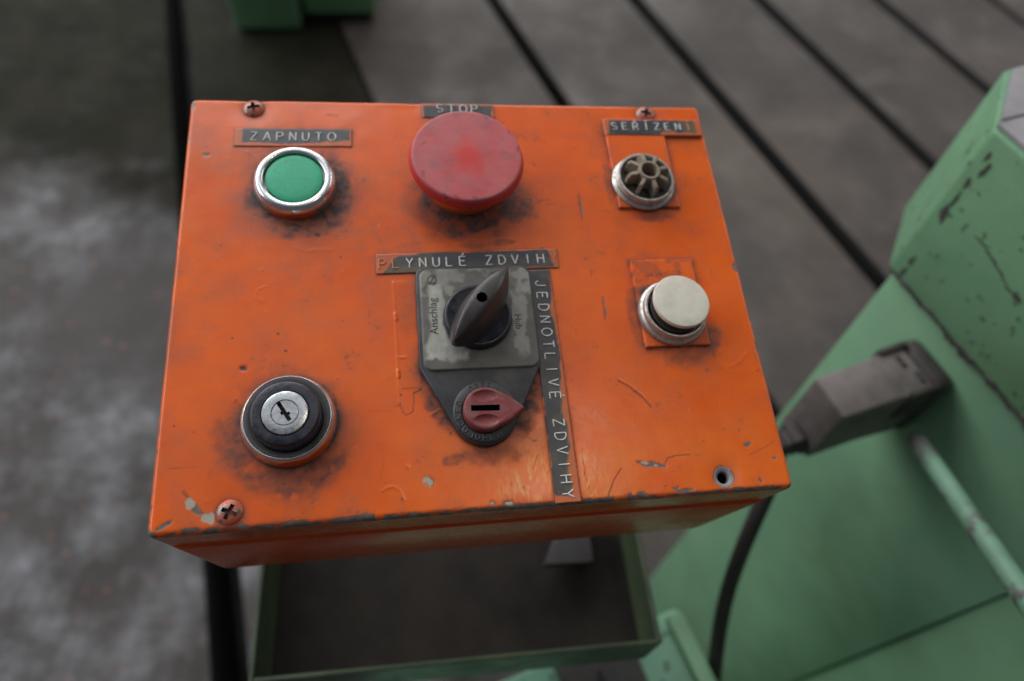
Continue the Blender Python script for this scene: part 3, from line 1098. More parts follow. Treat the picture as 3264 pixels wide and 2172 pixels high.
    for a in [(193.6, 80.6, 1.0, 2.4), (194.6, 49.0, .9, 2.2), (182.4, 15.1, 1.4, .8, .2), (143.8, 1.2, 1.7, 1.2, 0, .5), (140.4, 1.7, .8, .8),
              (158.5, 1.7, 3.4, .75, .05), (155.2, 2.4, 1.1, .8), (190.5, 10.0, .8, .4), (184.0, 3.2, .4, .9, .3), (4.6, 3.0, 2.4, .6, .5), (1.2, 151.5, .6, 1.6), (7.5, 130.2, 1.2, .5),
              (141.9, 66.0, .30, 3.5, .05, .6), (139.1, 107.0, .35, 4.5, .03, .6), (1.0, 137, .5, 1.0), (148.7, 10.7, 4.6, .9, -.24, 1.6), (78.6, 9.9, 1.1, 1.4, .4),
              (12.6, 7.0, .7, 2.4, .65), (102.3, 1.7, 1.6, .9, -.2), (97.1, 2.3, .9, .7, -.5), (65.6, 100.8, .55, .4)]:
        chip = np.maximum(chip, spot(*a))
    rh = np.hypot(x - HOLE[0], y - HOLE[1])
    chip = np.maximum(chip, sstep(3.6, 3.3, rh + (n2 - .5) * .8))
    # ---- cream filler under the paint
    prim = np.zeros_like(x)
    for a in [(10.9, 8.9, 1.2, 1.5, .3), (15.2, 4.4, 1.0, 1.0), (17.0, 4.1, .9, 1.5, .2), (77.9, 10.7, .8, .9), (78.8, 9.6, .7, .9), (102.3, 1.7, 1.1, .6, -.2), (97.1, 2.3, .5, .45, -.5),
              (146.8, 11.3, 1.5, .45, -.2), (150.2, 10.2, .8, .4, -.3), (65.6, 100.8, .4, .3)]:
        prim = np.maximum(prim, spot(*a))
    prim = np.maximum(prim, sstep(.5, .25, np.abs(rh - 3.1)) * sstep(.42, .55, n1) * ((x < HOLE[0] - .5) | (y > HOLE[1] + 2)))
    chip = chip * (1 - prim)

    # ---- streaky scuffs near the front edge, a warm lamp's yellow glare painted in
    st = fbm(x * 2.2, y * .55, 1.6, 91, 4, .6)
    yel = (np.exp(-(((x - 109) / 9) ** 2 + ((y - 9) / 8) ** 2)) + .9 * np.exp(-(((x - 128) / 4.5) ** 2 + ((y - 8) / 7) ** 2)))
    yel = np.clip(yel * sstep(.50, .68, st) * 1.1, 0, 1) + .22 * np.exp(-(((x - 150) / 60) ** 2 + ((y - 10) / 22) ** 2)) * sstep(.3, .7, n3)
    dust = .38 * sstep(.42, .72, n3 * .6 + n1 * .4) * sstep(150, 20, x) + .15 * sstep(.5, .7, n1)

    # ---- relief in mm
    z = 0.22 * (fbm(x, y, 34, 101, 2) - .5) + 0.085 * (fbm(x, y, 10, 103, 2) - .5)
    for c, a in zip(SCREWS, (.55, .35, .12)):
        r = np.hypot(x - c[0], y - c[1])
        z -= a * np.exp(-(r / 5.2) ** 2)
    z -= .5 * np.exp(-(rh / 5.0) ** 2)
    z -= .35 * np.exp(-(((x - 80) / 6) ** 2 + ((y - 153) / 3) ** 2))
    z -= .6 * sstep(3.3, 2.3, rh)
    z -= .10 * chip + .05 * prim
    for pts, w, a in [([(70.1, 77.9), (70.6, 49.6), (70.8, 35.0)], .30, .16), ([(78, 78.2), (70.1, 77.9)], .3, .10),
                      ([(70.8, 50.6), (73.5, 50.6)], .3, .2), ([(64.8, 8.3), (66.2, 9.2), (68, 9.4), (69.8, 8.2), (71, 5.3)], .32, .14),
                      ([(29.0, 77.5), (26.5, 76.5), (26.2, 73.5), (28.5, 72.0)], .35, .08), ([(80.5, 31.0), (83.0, 32.4), (85.5, 32.0)], .35, .2),
                      ([(70.4, 66), (70.7, 64)], .5, .3), ([(70.6, 46), (70.9, 44)], .5, .3), ([(38, 92), (42, 90.5), (45, 91.2), (50, 90.8)], .6, .05),
                      ([(20, 132), (24, 129), (26, 124)], .5, .05), ([(179.5, 45), (182, 42), (186, 43.5), (190, 47)], .5, .08)]:
        d, t = seg_dist(x, y, pts)
        z += a * np.exp(-(d / w) ** 2)
    inside = rect_sdf(x, y, 70.3, 40, 78, 77.6)
    z += .10 * sstep(.2, -.2, inside)
    rs2 = np.random.RandomState(15)
    for k in range(16):
        cx, cy, a = rs2.rand() * BW, rs2.rand() * BD, .05 + .12 * rs2.rand()
        z += a * np.exp(-((x - cx) ** 2 + (y - cy) ** 2) / (.35 + .5 * rs2.rand()) ** 2)
    d, t = seg_dist(x, y, [(142.7, 39.0), (146.5, 36.3), (149.9, 32.9)])
    z -= .25 * np.exp(-(d / .3) ** 2)
    z -= .35 * np.exp(-(np.hypot((x - 23.5) * .7, y - 49.2) / .8) ** 2)
    return g, chip, prim, yel, dust, z


def build_lid():
    R, SK, st = 1.8, 19.0, 0.36
    ext = 1.5708 * R - R + SK

    def axis(Lm):
        inner = np.arange(0, Lm - 2 * R, st) + R
        inner = np.append(inner, Lm - R)
        band = np.append(np.arange(st * .8, 1.5708 * R + 3.0, st * .8), [1.5708 * R + k for k in (4.5, 7, 11, 15, SK)])
        return np.concatenate([R - band[::-1], inner, Lm - R + band])

    ax, ay = axis(BW), axis(BD)
    PX, PY = np.meshgrid(ax, ay)
    QX, QY = np.clip(PX, R, BW - R), np.clip(PY, R, BD - R)
    dx, dy = PX - QX, PY - QY
    Ld = np.hypot(dx, dy)
    hx, hy = np.where(Ld > 0, dx / np.maximum(Ld, 1e-9), 0), np.where(Ld > 0, dy / np.maximum(Ld, 1e-9), 0)
    a = np.minimum(Ld / R, math.pi / 2)
    g, chip, prim, yel, dust, zr = lid_fields(PX, PY)
    on = np.cos(a)
    X = QX + hx * R * np.sin(a)
    Y = QY + hy * R * np.sin(a)
    Z = -R * (1 - np.cos(a)) - np.clip(Ld - R * math.pi / 2, 0, SK)
    X = X + hx * np.sin(a) * zr
    Y = Y + hy * np.sin(a) * zr
    Z = Z + on * zr
    me, F = grid_mesh('lid', X * MM, Y * MM, Z * MM)
    set_attr(me, 'wear', (g.ravel(), chip.ravel(), prim.ravel()))
    set_attr(me, 'tone', (yel.ravel(), dust.ravel(), np.zeros(g.size)))
    # the empty screw hole
    bm = bmesh.new()
    bm.from_mesh(me)
    kill = [f for f in bm.faces if f.calc_center_median().z > -0.004 and
            math.hypot(f.calc_center_median().x / MM - HOLE[0], f.calc_center_median().y / MM - HOLE[1]) < 2.0]
    bmesh.ops.delete(bm, geom=kill, context='FACES')
    bm.to_mesh(me)
    bm.free()
    o = link_obj('lid', me, M['lid'], boxroot)
    o.location = at(0, 0, 0)
    return o


build_lid()
# dark sleeve below the empty hole
lathe('screw_hole', [(1.95 * MM, -.0011), (1.95 * MM, -.012), (0, -.012)], M['dark'], boxroot, at(*HOLE), 32)
lathe('hole_rim', [(3.3 * MM, -.00050), (3.1 * MM, -.00040), (2.7 * MM, -.00056), (2.3 * MM, -.00078), (2.05 * MM, -.00095), (1.93 * MM, -.0012), (1.93 * MM, -.0030)], M['dull_steel2'], boxroot, at(*HOLE), 40)

# box body: open-topped shell, slightly wider than the lid
bm = bmesh.new()
add_box(bm, (-0.9 * MM, -0.9 * MM, -84 * MM), ((BW + .9) * MM, (BD + .9) * MM, -19.4 * MM))
vert_e = [e for e in bm.edges]
bmesh.ops.bevel(bm, geom=[e for e in bm.edges if min(v.co.z for v in e.verts) < -0.05], offset=5 * MM, segments=5, profile=0.5, affect='EDGES')
topf = [e for e in bm.edges if all(v.co.z > -0.0198 for v in e.verts)]
bmesh.ops.bevel(bm, geom=topf, offset=0.7 * MM, segments=2, profile=0.5, affect='EDGES')
ob = bm_obj('box_body', bm, M['body'], boxroot, ang=50)
ob.location = at(0, 0, 0)


# ---- screws
def screw_mesh():
    prof = [(0, 1.55), (.9, 1.5), (1.8, 1.32), (2.6, .98), (3.2, .5), (3.45, .1), (3.45, -1.2), (0, -1.2)]
    o = link_obj('screw', lathe_mesh('screw', [(r * MM, z * MM) for r, z in prof], 40), M['screw'])
    cs = []
    for k in range(2):
        bm = bmesh.new()
        L_, W_ = 2.15 * MM, .52 * MM
        for z, s in ((3 * MM, 1.0), (-.6 * MM, .55)):
            pass
        vs = []
        for z, s in ((-.6 * MM, .5), (3 * MM, 1.35)):
            for sx, sy in ((-1, -1), (1, -1), (1, 1), (-1, 1)):
                vs.append(bm.verts.new((sx * L_ * s, sy * W_ * (.8 if s < 1 else 1.25), z)))
        for f in ((0, 1, 2, 3), (4, 5, 6, 7), (0, 1, 5, 4), (1, 2, 6, 5), (2, 3, 7, 6), (3, 0, 4, 7)):
            bm.faces.new([vs[i] for i in f])
        c = bm_obj('cutter', bm, M['dark'])
        c.rotation_euler = (0, 0, k * math.pi / 2)
        cs.append(c)
    cut(o, cs)
    return o


sc0 = screw_mesh()
for k, (c, rot) in enumerate(zip(SCREWS, (0.22, -0.28, -0.45))):
    s = sc0 if k == 0 else sc0.copy()
    if k:
        COL.objects.link(s)
    s.parent = boxroot
    s.location = at(c[0], c[1], -0.35)
    s.rotation_euler = (0, 0, rot)
    s.scale = (1.12, 1.12, 1.0)


# ---- label tapes
def label_tape(x0, y0, x1, y1, ang, paint_fn, wave=0.05, seed=1, bumpz=0.0):
    w, h, st = x1 - x0, y1 - y0, 0.3
    u = np.concatenate([[0], np.linspace(0.02, w - .02, int(w / st)), [w]])
    v = np.concatenate([[0], np.linspace(0.02, h - .02, int(h / st)), [h]])
    U, V = np.meshgrid(u, v)
    Z = 0.32 + wave * (fbm(U, V, 5, seed, 2) - .5) * 2 + bumpz
    Z[0, :] = Z[-1, :] = -.1
    Z[:, 0] = Z[:, -1] = -.1
    p, d = paint_fn(U, V, w, h)
    wob = .12 * (fbm(U, V, 2.0, seed + 9, 2) - .5)
    me, F = grid_mesh('label_tape', (U - w / 2) * MM, (V - h / 2 + wob) * MM, Z * MM)
    set_attr(me, 'paint', (p.ravel(), d.ravel(), np.zeros(p.size)))
    o = link_obj('label_tape', me, M['label'], boxroot)
    o.location = at((x0 + x1) / 2, (y0 + y1) / 2)
    o.rotation_euler = (0, 0, ang)
    return o


def put_letters(tape, text, xs, y, size=3.55, rot=0.0, orange=(), z=0.47, rad=0.225):
    """letters as children of the tape, positions in mm from the tape's middle"""
    for k, ch in enumerate(text):
        if ch == ' ':
            continue
        o = link_obj('letter', letter_mesh(ch, size * MM, rad * MM), None, tape)
        if len(o.data.materials) == 0:
            o.data.materials.append(M['letter'])
        if k in orange:
            o.data = o.data.copy()
            o.data.materials.clear()
            o.data.materials.append(M['letter_orange'])
        px_, py_ = xs(k), y(k)
        o.location = (px_ * MM, py_ * MM, z * MM)
        o.rotation_euler = (0, 0, rot + random.uniform(-.03, .03))


def p_zap(U, V, w, h):
    n = fbm(U, V, 3.0, 201)
    left = sstep(2.7, 2.2, U + (n - .5) * .4)
    bot = sstep(.25, -.15, V - (1.25 + 1.6 * sstep(30, 40, U) + .5 * np.sin(U * .25)) + (n - .5) * 1.6)
    right = sstep(w - .8, w - .5, U)
    return np.clip(left + bot + right, 0, 1), .25 * sstep(.5, .7, n)


def p_stop(U, V, w, h):
    n = fbm(U, V, 2.2, 211)
    e = np.minimum(U, w - U) + (n - .5) * 1.6
    t = (h - V) + (n - .5) * 1.8
    return np.clip(sstep(.9, .5, e) + sstep(.8, .4, t), 0, 1), .35 * sstep(.45, .7, n)


def p_ser(U, V, w, h):
    n = fbm(U, V, 3.0, 221)
    left = sstep(.2, -.2, U - 1.5 - (V - 1) * .15 + (n - .5) * .6)
    top = sstep(.4, .2, (h - V) + (n - .5) * .7)
    br = sstep(.2, -.2, V - 1.2 + (n - .5) * 1.0) * sstep(22, 23, U)
    bumpy = sstep(.2, -.2, V - 1.9 + (n - .5) * 1.2) * sstep(22.5, 24, U) * sstep(29, 27.5, U)
    right = sstep(w - 2.4, w - 1.9, U + (n - .5))
    return np.clip(left + top + br + bumpy + right, 0, 1), np.clip(.8 * sstep(31, 34, U) + .3 * sstep(.5, .7, n), 0, .8)


def p_ply(U, V, w, h):
    n = fbm(U, V, 3.0, 231)
    left = sstep(.3, -.3, U - 2.2 - V * .75 + (n - .5) * 3)
    lt = sstep(.4, -.2, (h - V) - .9 + (n - .5) * 1.2) * sstep(16, 12, U)
    right = sstep(w - 2.6, w - 2.1, U + (n - .5) * 1.5 + (V - 4) * .25)
    rb = sstep(.2, -.1, V - .5 + (n - .5) * .7) * sstep(40, 44, U)
    tp = sstep(.4, .1, (h - V) + (n - .5) * 1.1) * sstep(25, 30, U)
    return np.clip(left + lt + right + rb * .6 + tp, 0, 1), np.clip(.5 * sstep(9, 5, np.abs(U - 10)) * sstep(3.5, 1.5, V) + .3 * sstep(.5, .7, n), 0, 1)


def p_jed(U, V, w, h):       # u across (0 = left), v up
    n = fbm(U, V, 3.0, 241)
    lim = w - .9 - .9 * sstep(60, 20, V) - .5 * np.sin(V * .22)
    right = sstep(-.2, .2, U - lim + (n - .5) * 1.8) * sstep(80, 72, V)
    bot = sstep(.2, -.2, V - 2.6 + (n - .5) * 3)
    left = sstep(.5, .2, U + (n - .5) * 1.4) * sstep(.5, .6, n) * sstep(40, 34, V)
    d = sstep(-.9, -.1, U - lim + (n - .5) * 2.2) * sstep(46, 30, V)
    return np.clip(right + bot + left, 0, 1), np.clip(.75 * d + .25 * sstep(.5, .7, n), 0, 1)


t = label_tape(*LABELS['ZAPNUTO'], p_zap, .03, 1)
put_letters(t, 'ZAPNUTO', lambda k: -13.8 + k * 4.5, lambda k: 0.35)
t = label_tape(*LABELS['STOP'], p_stop, .03, 2)
put_letters(t, 'STOP', lambda k: -6.9 + k * 4.4, lambda k: 1.0)
t = label_tape(*LABELS['SER'], p_ser, .03, 3, bumpz=1.0)
put_letters(t, 'SE\u0158\u00cdZEN\u00cd', lambda k: -15.8 + k * 4.36, lambda k: 0.3, orange=(7,), size=3.3, z=1.47)
t = label_tape(*LABELS['PLY'], p_ply, .04, 4)
put_letters(t, 'PLYNUL\u00c9 ZDVIHY', lambda k: -29.4 + k * 4.56, lambda k: -0.05, orange=(0, 1, 13))
t = label_tape(*LABELS['JED'], p_jed, .04, 5)
put_letters(t, 'JEDNOTLIV\u00c9 ZDVIHY', lambda k: 0.15, lambda k: 34.7 - k * 4.52, rot=-math.pi / 2)


# ---- green push button
def ring_paint(o, lowdir=-1):
    c = coords(o.data) / MM
    r = np.hypot(c[:, 0], c[:, 1])
    low = .78 * np.clip(-(c[:, 1]) / 14.0, 0, 1) ** 2 * sstep(12.9, 13.4, r) * sstep(3.4, 2.0, c[:, 2])
    dirt = sstep(.6, 0.0, c[:, 2])
    set_attr(o.data, 'paint', (low, dirt, np.zeros(len(c))))


def sc(prof):
    return [(r * MM, z * MM) for r, z in prof]


bez = lathe('push_button', sc([(14.1, -.3), (14.1, .6), (14.0, 1.6), (13.8, 2.6), (13.55, 3.4), (13.2, 4.1), (12.85, 4.6), (12.5, 4.95), (12.1, 5.15), (11.6, 5.2),
                               (11.0, 5.15), (10.55, 4.95), (10.35, 4.6), (10.3, 4.2), (10.3, 1.5), (0, 1.5)]), M['chrome'], boxroot, at(*GREEN), 96)
bez['label'] = 'chrome ring of the green push button'
ring_paint(bez)
lathe('button_cap', sc([(0, 4.75), (4, 4.72), (7.5, 4.62), (9.0, 4.5), (9.55, 4.3), (9.75, 3.9), (9.75, 1.55)]), M['green_cap'], bez, (0, 0, 0), 72)

# ---- red mushroom stop button
st_ = lathe('stop_button', sc([(14.0, -.3), (14.0, 1.2), (13.6, 2.6), (12.9, 3.2), (12.0, 3.4), (12.0, 9.0), (0, 9.0)]), M['chrome'], boxroot, at(*STOP), 72)
c = coords(st_.data) / MM
set_attr(st_.data, 'paint', (np.where(c[:, 2] < 3.1, 1.0, .45), np.full(len(c), .5), np.zeros(len(c))))
mprof = [(11.9, 5.0), (12.8, 6.5), (14.5, 8.5), (17.0, 10.4), (19.3, 11.6), (19.95, 12.2), (20.05, 12.7), (19.9, 13.3), (19.4, 14.6), (19.05, 15.4), (18.85, 15.65),
         (18.5, 15.8)] + [(18.5 - k * .6, 15.8 + .28 * math.sin(k / 30 * math.pi / 2)) for k in range(1, 31)] + [(0, 16.08)]
mc = lathe('mushroom_cap', sc(mprof), M['mushroom'], st_, (0, 0, 0), 128)
c = coords(mc.data) / MM
x_, y_ = c[:, 0].astype(np.float64), c[:, 1].astype(np.float64)
r_ = np.hypot(x_, y_ + 1.5)
nn = .6 * fbm(x_, y_, 7, 307) + .4 * fbm(x_, y_, 2.0, 311)
fade = sstep(0.5, 11.5, r_ + (nn - .5) * 13) * (c[:, 2] > 15.3)
fade = np.clip(fade - .6 * sstep(2.5, 0, np.hypot((x_ - 3) / 2, y_ + 15.5)) + .05, 0, 1)
dk = np.zeros(len(c))
for a, l, r0 in ((205, 1.6, 17.0), (160, 2.2, 15.0), (30, 1.4, 18.0), (62, 2.4, 17.6), (252, 1.8, 17.5), (240, 1.5, 18.2), (5, 1.8, 17.6), (272, 1.2, 17.5)):
    a = math.radians(a)
    d, t = seg_dist(x_, y_, [(r0 * math.cos(a), r0 * math.sin(a)), ((r0 + 1) * math.cos(a + .09), (r0 + 1) * math.sin(a + .09))])
    dk = np.maximum(dk, .8 * sstep(.5, .1, d) * (c[:, 2] > 15.3))
set_attr(mc.data, 'paint', (fade, dk, np.zeros(len(c))))
bm = bmesh.new()
add_box(bm, (9.0 * MM, 17.6 * MM, 0.3 * MM), (12.0 * MM, 19.2 * MM, 4.0 * MM))
bm.free()

# ---- key switch
kb = lathe('key_switch', sc([(14.1, -.3), (14.1, .5), (14.0, 1.8), (13.75, 3.0), (13.4, 4.2), (12.95, 5.0), (12.7, 5.2), (12.4, 5.15), (12.1, 4.9), (11.2, 3.6), (10.3, 3.0),
                             (10.2, 1.0), (0, 1.0)]), M['chrome'], boxroot, at(*KEY), 96)
c = coords(kb.data) / MM
r = np.hypot(c[:, 0], c[:, 1])
low = np.clip((-c[:, 1] + .35 * c[:, 0]) / 14.0, 0, 1) ** 2 * sstep(12.8, 13.3, r) * sstep(5.0, 3.6, c[:, 2])
set_attr(kb.data, 'paint', (low * .72, np.maximum(sstep(12.4, 11.6, r) * .85, sstep(.6, 0, c[:, 2])), np.zeros(len(c))))
kb['label'] = 'chrome ring of the key switch with flaking orange paint'
br = lathe('black_collar', sc([(10.1, 1.0), (10.1, 7.6), (9.95, 8.5), (9.6, 8.95), (9.2, 9.1), (7.0, 9.1), (6.85, 8.9), (6.85, 6.0), (0, 6.0)]), M['black_ring'], kb, (0, 0, 0), 72)
lk = lathe('lock_cylinder', sc([(6.7, 6.1), (6.7, 8.9), (6.5, 9.35), (6.2, 9.45), (4.0, 9.45), (3.9, 9.3), (3.9, 8.2), (0, 8.2)]), M['lock_steel'], kb, (0, 0, 0), 72)
FONT['1'] = [[(.1, .8), (.32, 1), (.32, 0)]]
FONT['5'] = [[(.55, 1), (.08, 1), (.05, .56)] + arc(.28, .32, .3, .32, 120, -130, 10)]
for ch, a in (('1', 138), ('5', 116)):
    o = link_obj('number', letter_mesh(ch, 1.25 * MM, .09 * MM), None, kb)
    o.data.materials.append(M['letter'])
    a = math.radians(a)
    o.location = (5.2 * MM * math.cos(a), 5.2 * MM * math.sin(a), 9.47 * MM)
    o.rotation_euler = (0, 0, a - math.pi / 2)
co = lathe('lock_core', sc([(0, 9.4), (3.6, 9.4), (3.78, 9.25), (3.78, 8.25), (0, 8.25)]), M['lock_steel'], kb, (0, 0, 0), 48)
cs = []
for (x0, y0, x1, y1), a in (((-.62, -2.9, .55, 3.9), .55), ((-1.15, -.3, .5, .8), .55), ((-.4, -1.3, 1.15, -.4), .55)):
    cc = box_obj('cutter', (x0 * MM, y0 * MM, 8.4 * MM), (x1 * MM, y1 * MM, 12 * MM), M['dark'])
    cc.rotation_euler = (0, 0, a)
    cc.location = co.matrix_world.translation
    cs.append(cc)
co.parent = None
co.location = (0, 0, 0)
for cc in cs:
    cc.location = (0, 0, 0)
cut(co, cs)
co.parent = kb
bm = bmesh.new()
add_box(bm, (-.5 * MM, -2.5 * MM, 8.27 * MM), (.4 * MM, 2.5 * MM, 8.45 * MM))
kh = bm_obj('keyhole', bm, M['dark'], kb, False)
kh.rotation_euler = (0, 0, .55)

# ---- two legend plates on the right
for x0, y0, x1, y1 in PLATES:
    w, h, stp = x1 - x0, y1 - y0, .34
    u = np.concatenate([[0, 0.15], np.arange(.45, w - .45, stp), [w - .15, w]])
    v = np.concatenate([[0, 0.15], np.arange(.45, h - .45, stp), [h - .15, h]])
    U, V = np.meshgrid(u, v)
    Z = np.full_like(U, 1.15) + .1 * (fbm(U, V, 8, 401, 2) - .5)
    edge = np.minimum(np.minimum(U, w - U), np.minimum(V, h - V))
    Z = np.where(edge < .05, -.1, np.where(edge < .25, 1.0, Z))
    cx, cy = (w / 2, BARE[1] - y0) if y0 > 100 else (WHITE[0] - x0, WHITE[1] - y0)
    r = np.hypot(U - cx, V - cy)
    n = fbm(U + x0, V + y0, 3, 411)
    g = np.clip(1.0 * np.exp(-np.maximum(r - 11.2, 0) / 1.5) * sstep(.15, .5, n + .1) + .5 * np.exp(-edge / .5) * sstep(.35, .6, n), 0, 1)
    if y0 < 100:
        g = np.clip(g + .6 * sstep(1.3, .2, ((U - 5) / 5.5) ** 2 + ((V - 21) / 3.0) ** 2 + (n - .5) * 2.4) + .35 * sstep(.5, .7, n) * (V > 20), 0, 1)
        # ghost of painted-over print
        gp = fbm(U * 1.5, V, .8, 421, 2)
        g = np.clip(g + .35 * sstep(.52, .6, gp) * (np.abs(V - 28) < 1.3) * (np.abs(U - 11) < 7), 0, 1)
    chip = sstep(.66, .7, np.exp(-(edge / .4) ** 2) * .22 + fbm(U + x0, V, 1.6, 431) * .62)
    me, F = grid_mesh('legend_plate', U * MM, V * MM, Z * MM)
    set_attr(me, 'wear', (g.ravel(), chip.ravel(), np.zeros(g.size)))
    set_attr(me, 'tone', (np.zeros(g.size), .15 * sstep(.4, .7, n).ravel(), np.zeros(g.size)))
    o = link_obj('legend_plate', me, M['lid'], boxroot)
    o.location = at(x0, y0)

# ---- button without its cap: ring with a spoked core
rg = lathe('button_socket', sc([(12.0, .9), (12.0, 1.6), (11.5, 2.1), (10.9, 2.3), (10.9, 3.1), (11.1, 3.3), (11.1, 3.9), (10.8, 4.1), (10.9, 4.5), (10.75, 4.9), (10.5, 5.2), (10.0, 5.25), (9.7, 5.0), (9.5, 4.0),
                                (9.5, 1.2), (0, 1.2)]), M['old_ring'], boxroot, at(*BARE), 72)
rg['label'] = 'worn metal ring of the button that lost its cap'
lathe('dark_insert', sc([(0, 1.9), (9.4, 1.9), (9.4, 3.4), (8.6, 3.4), (8.5, 1.95)]), M['gland'], rg, (0, 0, 0), 48)
lathe('hub', sc([(3.0, 3.0), (3.0, 9.2), (3.15, 9.5), (3.9, 9.5), (4.1, 9.2), (4.1, 2.0)]), M['bare_core'], rg, (0, 0, 0), 40)
vane = None
for k in range(8):
    if vane is None:
        bm = bmesh.new()
        vs = []
        for yy in (-.72, .72):
            for q in ((3.6, 2.0), (8.4, 2.0), (8.4, 7.4), (7.6, 8.9), (3.6, 9.1)):
                vs.append(bm.verts.new((q[0] * MM, yy * MM, q[1] * MM)))
        bm.faces.new(vs[:5])
        bm.faces.new(vs[5:])
        for i in range(5):
            j = (i + 1) % 5
            bm.faces.new((vs[i], vs[j], vs[5 + j], vs[5 + i]))
        bmesh.ops.recalc_face_normals(bm, faces=bm.faces)
        bmesh.ops.bevel(bm, geom=list(bm.edges), offset=.15 * MM, segments=1, affect='EDGES')
        vane = bm_obj('vane', bm, M['bare_core'], rg)
        v = vane
    else:
        v = vane.copy()
        COL.objects.link(v)
        v.parent = rg
    v.rotation_euler = (0, 0, math.radians(12 + 45 * k))
lathe('core_floor', sc([(0, 1.92), (8.6, 1.92), (8.6, 3.2), (0, 3.2)]), M['gland'], rg, (0, 0, 0), 40)

# ---- cream push button
wr = lathe('push_button', sc([(12.2, .9), (12.2, 1.9), (11.9, 2.5), (11.2, 2.8), (10.9, 3.3), (11.0, 4.2), (10.8, 4.6), (10.9, 4.9), (10.6, 5.3), (10.1, 5.35), (9.8, 5.0), (9.6, 3.0),
                              (9.6, 1.4), (0, 1.4)]), M['old_ring'], boxroot, at(*WHITE), 72)
wr['label'] = 'worn dark ring of the cream push button'
lathe('inner_sleeve', sc([(8.9, 1.5), (8.9, 4.3), (8.3, 4.5), (8.3, 7.9), (0, 7.9)]), M['gland'], wr, (.3 * MM, .3 * MM, 0), 48)
wc = lathe('button_cap', sc([(0, 8.0), (9.3, 8.0), (9.75, 8.3), (9.9, 8.9), (9.85, 9.5), (9.6, 9.85), (9.2, 9.95), (6, 10.05), (0, 10.1)]), M['white_cap'], wr, (.35 * MM, .35 * MM, 0), 80)
wc.rotation_euler = (math.radians(-1.5), math.radians(1.5), 0)

# ---- rotary selector
sel_pts = []
for cx, cy, a0 in ((80.5, 79.0, 180), ):
    sel_pts += arc(cx, cy, 3.0, 3.0, 180, 90, 5)
sel_pts += arc(113.6, 79.0, 3.0, 3.0, 90, 0, 5)
sel_pts += [(116.7, 46.0)]
sel_pts += arc(96.9, 30.0, 10.4, 10.4, -28, -152, 16)
sel_pts += [(77.4, 46.0)]
sel_pts = [((x - SEL[0]) * MM, (y - SEL[1]) * MM) for x, y in sel_pts]
bm = bmesh.new()
prism(bm, sel_pts, -.3 * MM, 2.6 * MM, .6 * MM, 3)
sel = bm_obj('selector_switch', bm, M['black'], boxroot, ang=30)
sel.location = at(*SEL)
sel['label'] = 'black rotary switch base plate tapering towards the front'
# dial plate with worn grey patches
w, h = 37.6, 36.8
u = np.linspace(-w / 2, w / 2, 110)
v = np.linspace(-h / 2, h / 2, 108)
U, V = np.meshgrid(u, v)
# squeeze the corners of the grid into a rounded square
rc = 3.2
QX, QY = np.clip(U, -w / 2 + rc, w / 2 - rc), np.clip(V, -h / 2 + rc, h / 2 - rc)
dx, dy = U - QX, V - QY
ln = np.hypot(dx, dy)
mx = np.maximum(np.abs(dx), np.abs(dy))
k = np.where(ln > 0, mx / np.maximum(ln, 1e-9), 1)
PXd, PYd = QX + dx * k, QY + dy * k
ed = np.minimum(w / 2 - np.abs(U), h / 2 - np.abs(V))
Z = np.where(ed < .01, 2.4, 3.35 - .25 * np.exp(-ed / .25))
nn = fbm(U, V, 5, 501)
n2 = fbm(U, V, 1.6, 511)
d = np.ones_like(U)
clean_l = sstep(.7, -.7, np.abs(U + 13.6) - 2.2 - 1.8 * sstep(2, -14, V) * 1.3 + (nn - .5) * 3) * sstep(.3, -.3, np.abs(V + 1) - 13.5 + (n2 - .5) * 3)
clean_b = .9 * sstep(.35, -.35, np.hypot((U + 9.5) / 5.5, (V + 11.5) / 3.6) - 1 + (n2 - .5) * 1.0)
clean_r = sstep(.3, -.3, np.abs(U - 13.8) - 2.2 + (nn - .5) * 3 + (n2 - .5) * 2) * sstep(2.5, -2.5, np.abs(V + 3) - 11 + (nn - .5) * 6) * .6
clean_t = .5 * sstep(.45, .62, nn) * (V > 8)
d = np.clip(1 - np.maximum(np.maximum(clean_l, clean_b), np.maximum(clean_r, clean_t)) * (.75 + .5 * (n2 - .5)), 0, 1)
d = np.maximum(d, .9 * np.exp(-ed / .9))
me, F = grid_mesh('dial_plate', PXd * MM, PYd * MM, Z * MM)
set_attr(me, 'paint', (d.ravel(), nn.ravel(), np.zeros(d.size)))
dial = link_obj('dial_plate', me, M['dial'], sel)
dial.location = (.35 * MM, .45 * MM, 0)


def text_obj(name, body, size, mat, parent, loc, rot, extrude=.03):
    cu = bpy.data.curves.new(name, 'FONT')
    cu.body = body
    cu.size = size * MM
    cu.align_x = 'CENTER'
    cu.align_y = 'CENTER'
    cu.extrude = extrude * MM
    cu.resolution_u = 3
    tmp = bpy.data.objects.new(name, cu)
    COL.objects.link(tmp)
    bpy.context.view_layer.update()
    me = bpy.data.meshes.new_from_object(tmp.evaluated_get(bpy.context.evaluated_depsgraph_get()))
    bpy.data.objects.remove(tmp)
    o = link_obj(name, me, mat, parent)
    o.location = loc
    o.rotation_euler = rot
    return o


text_obj('printed_word', 'Anschlag', 3.7, M['print'], sel, (-14.3 * MM, 1.2 * MM, 3.39 * MM), (0, 0, math.pi / 2))
text_obj('printed_word', 'Hub', 3.2, M['print'], sel, (13.4 * MM, -1.8 * MM, 3.39 * MM), (0, 0, -math.pi / 2))
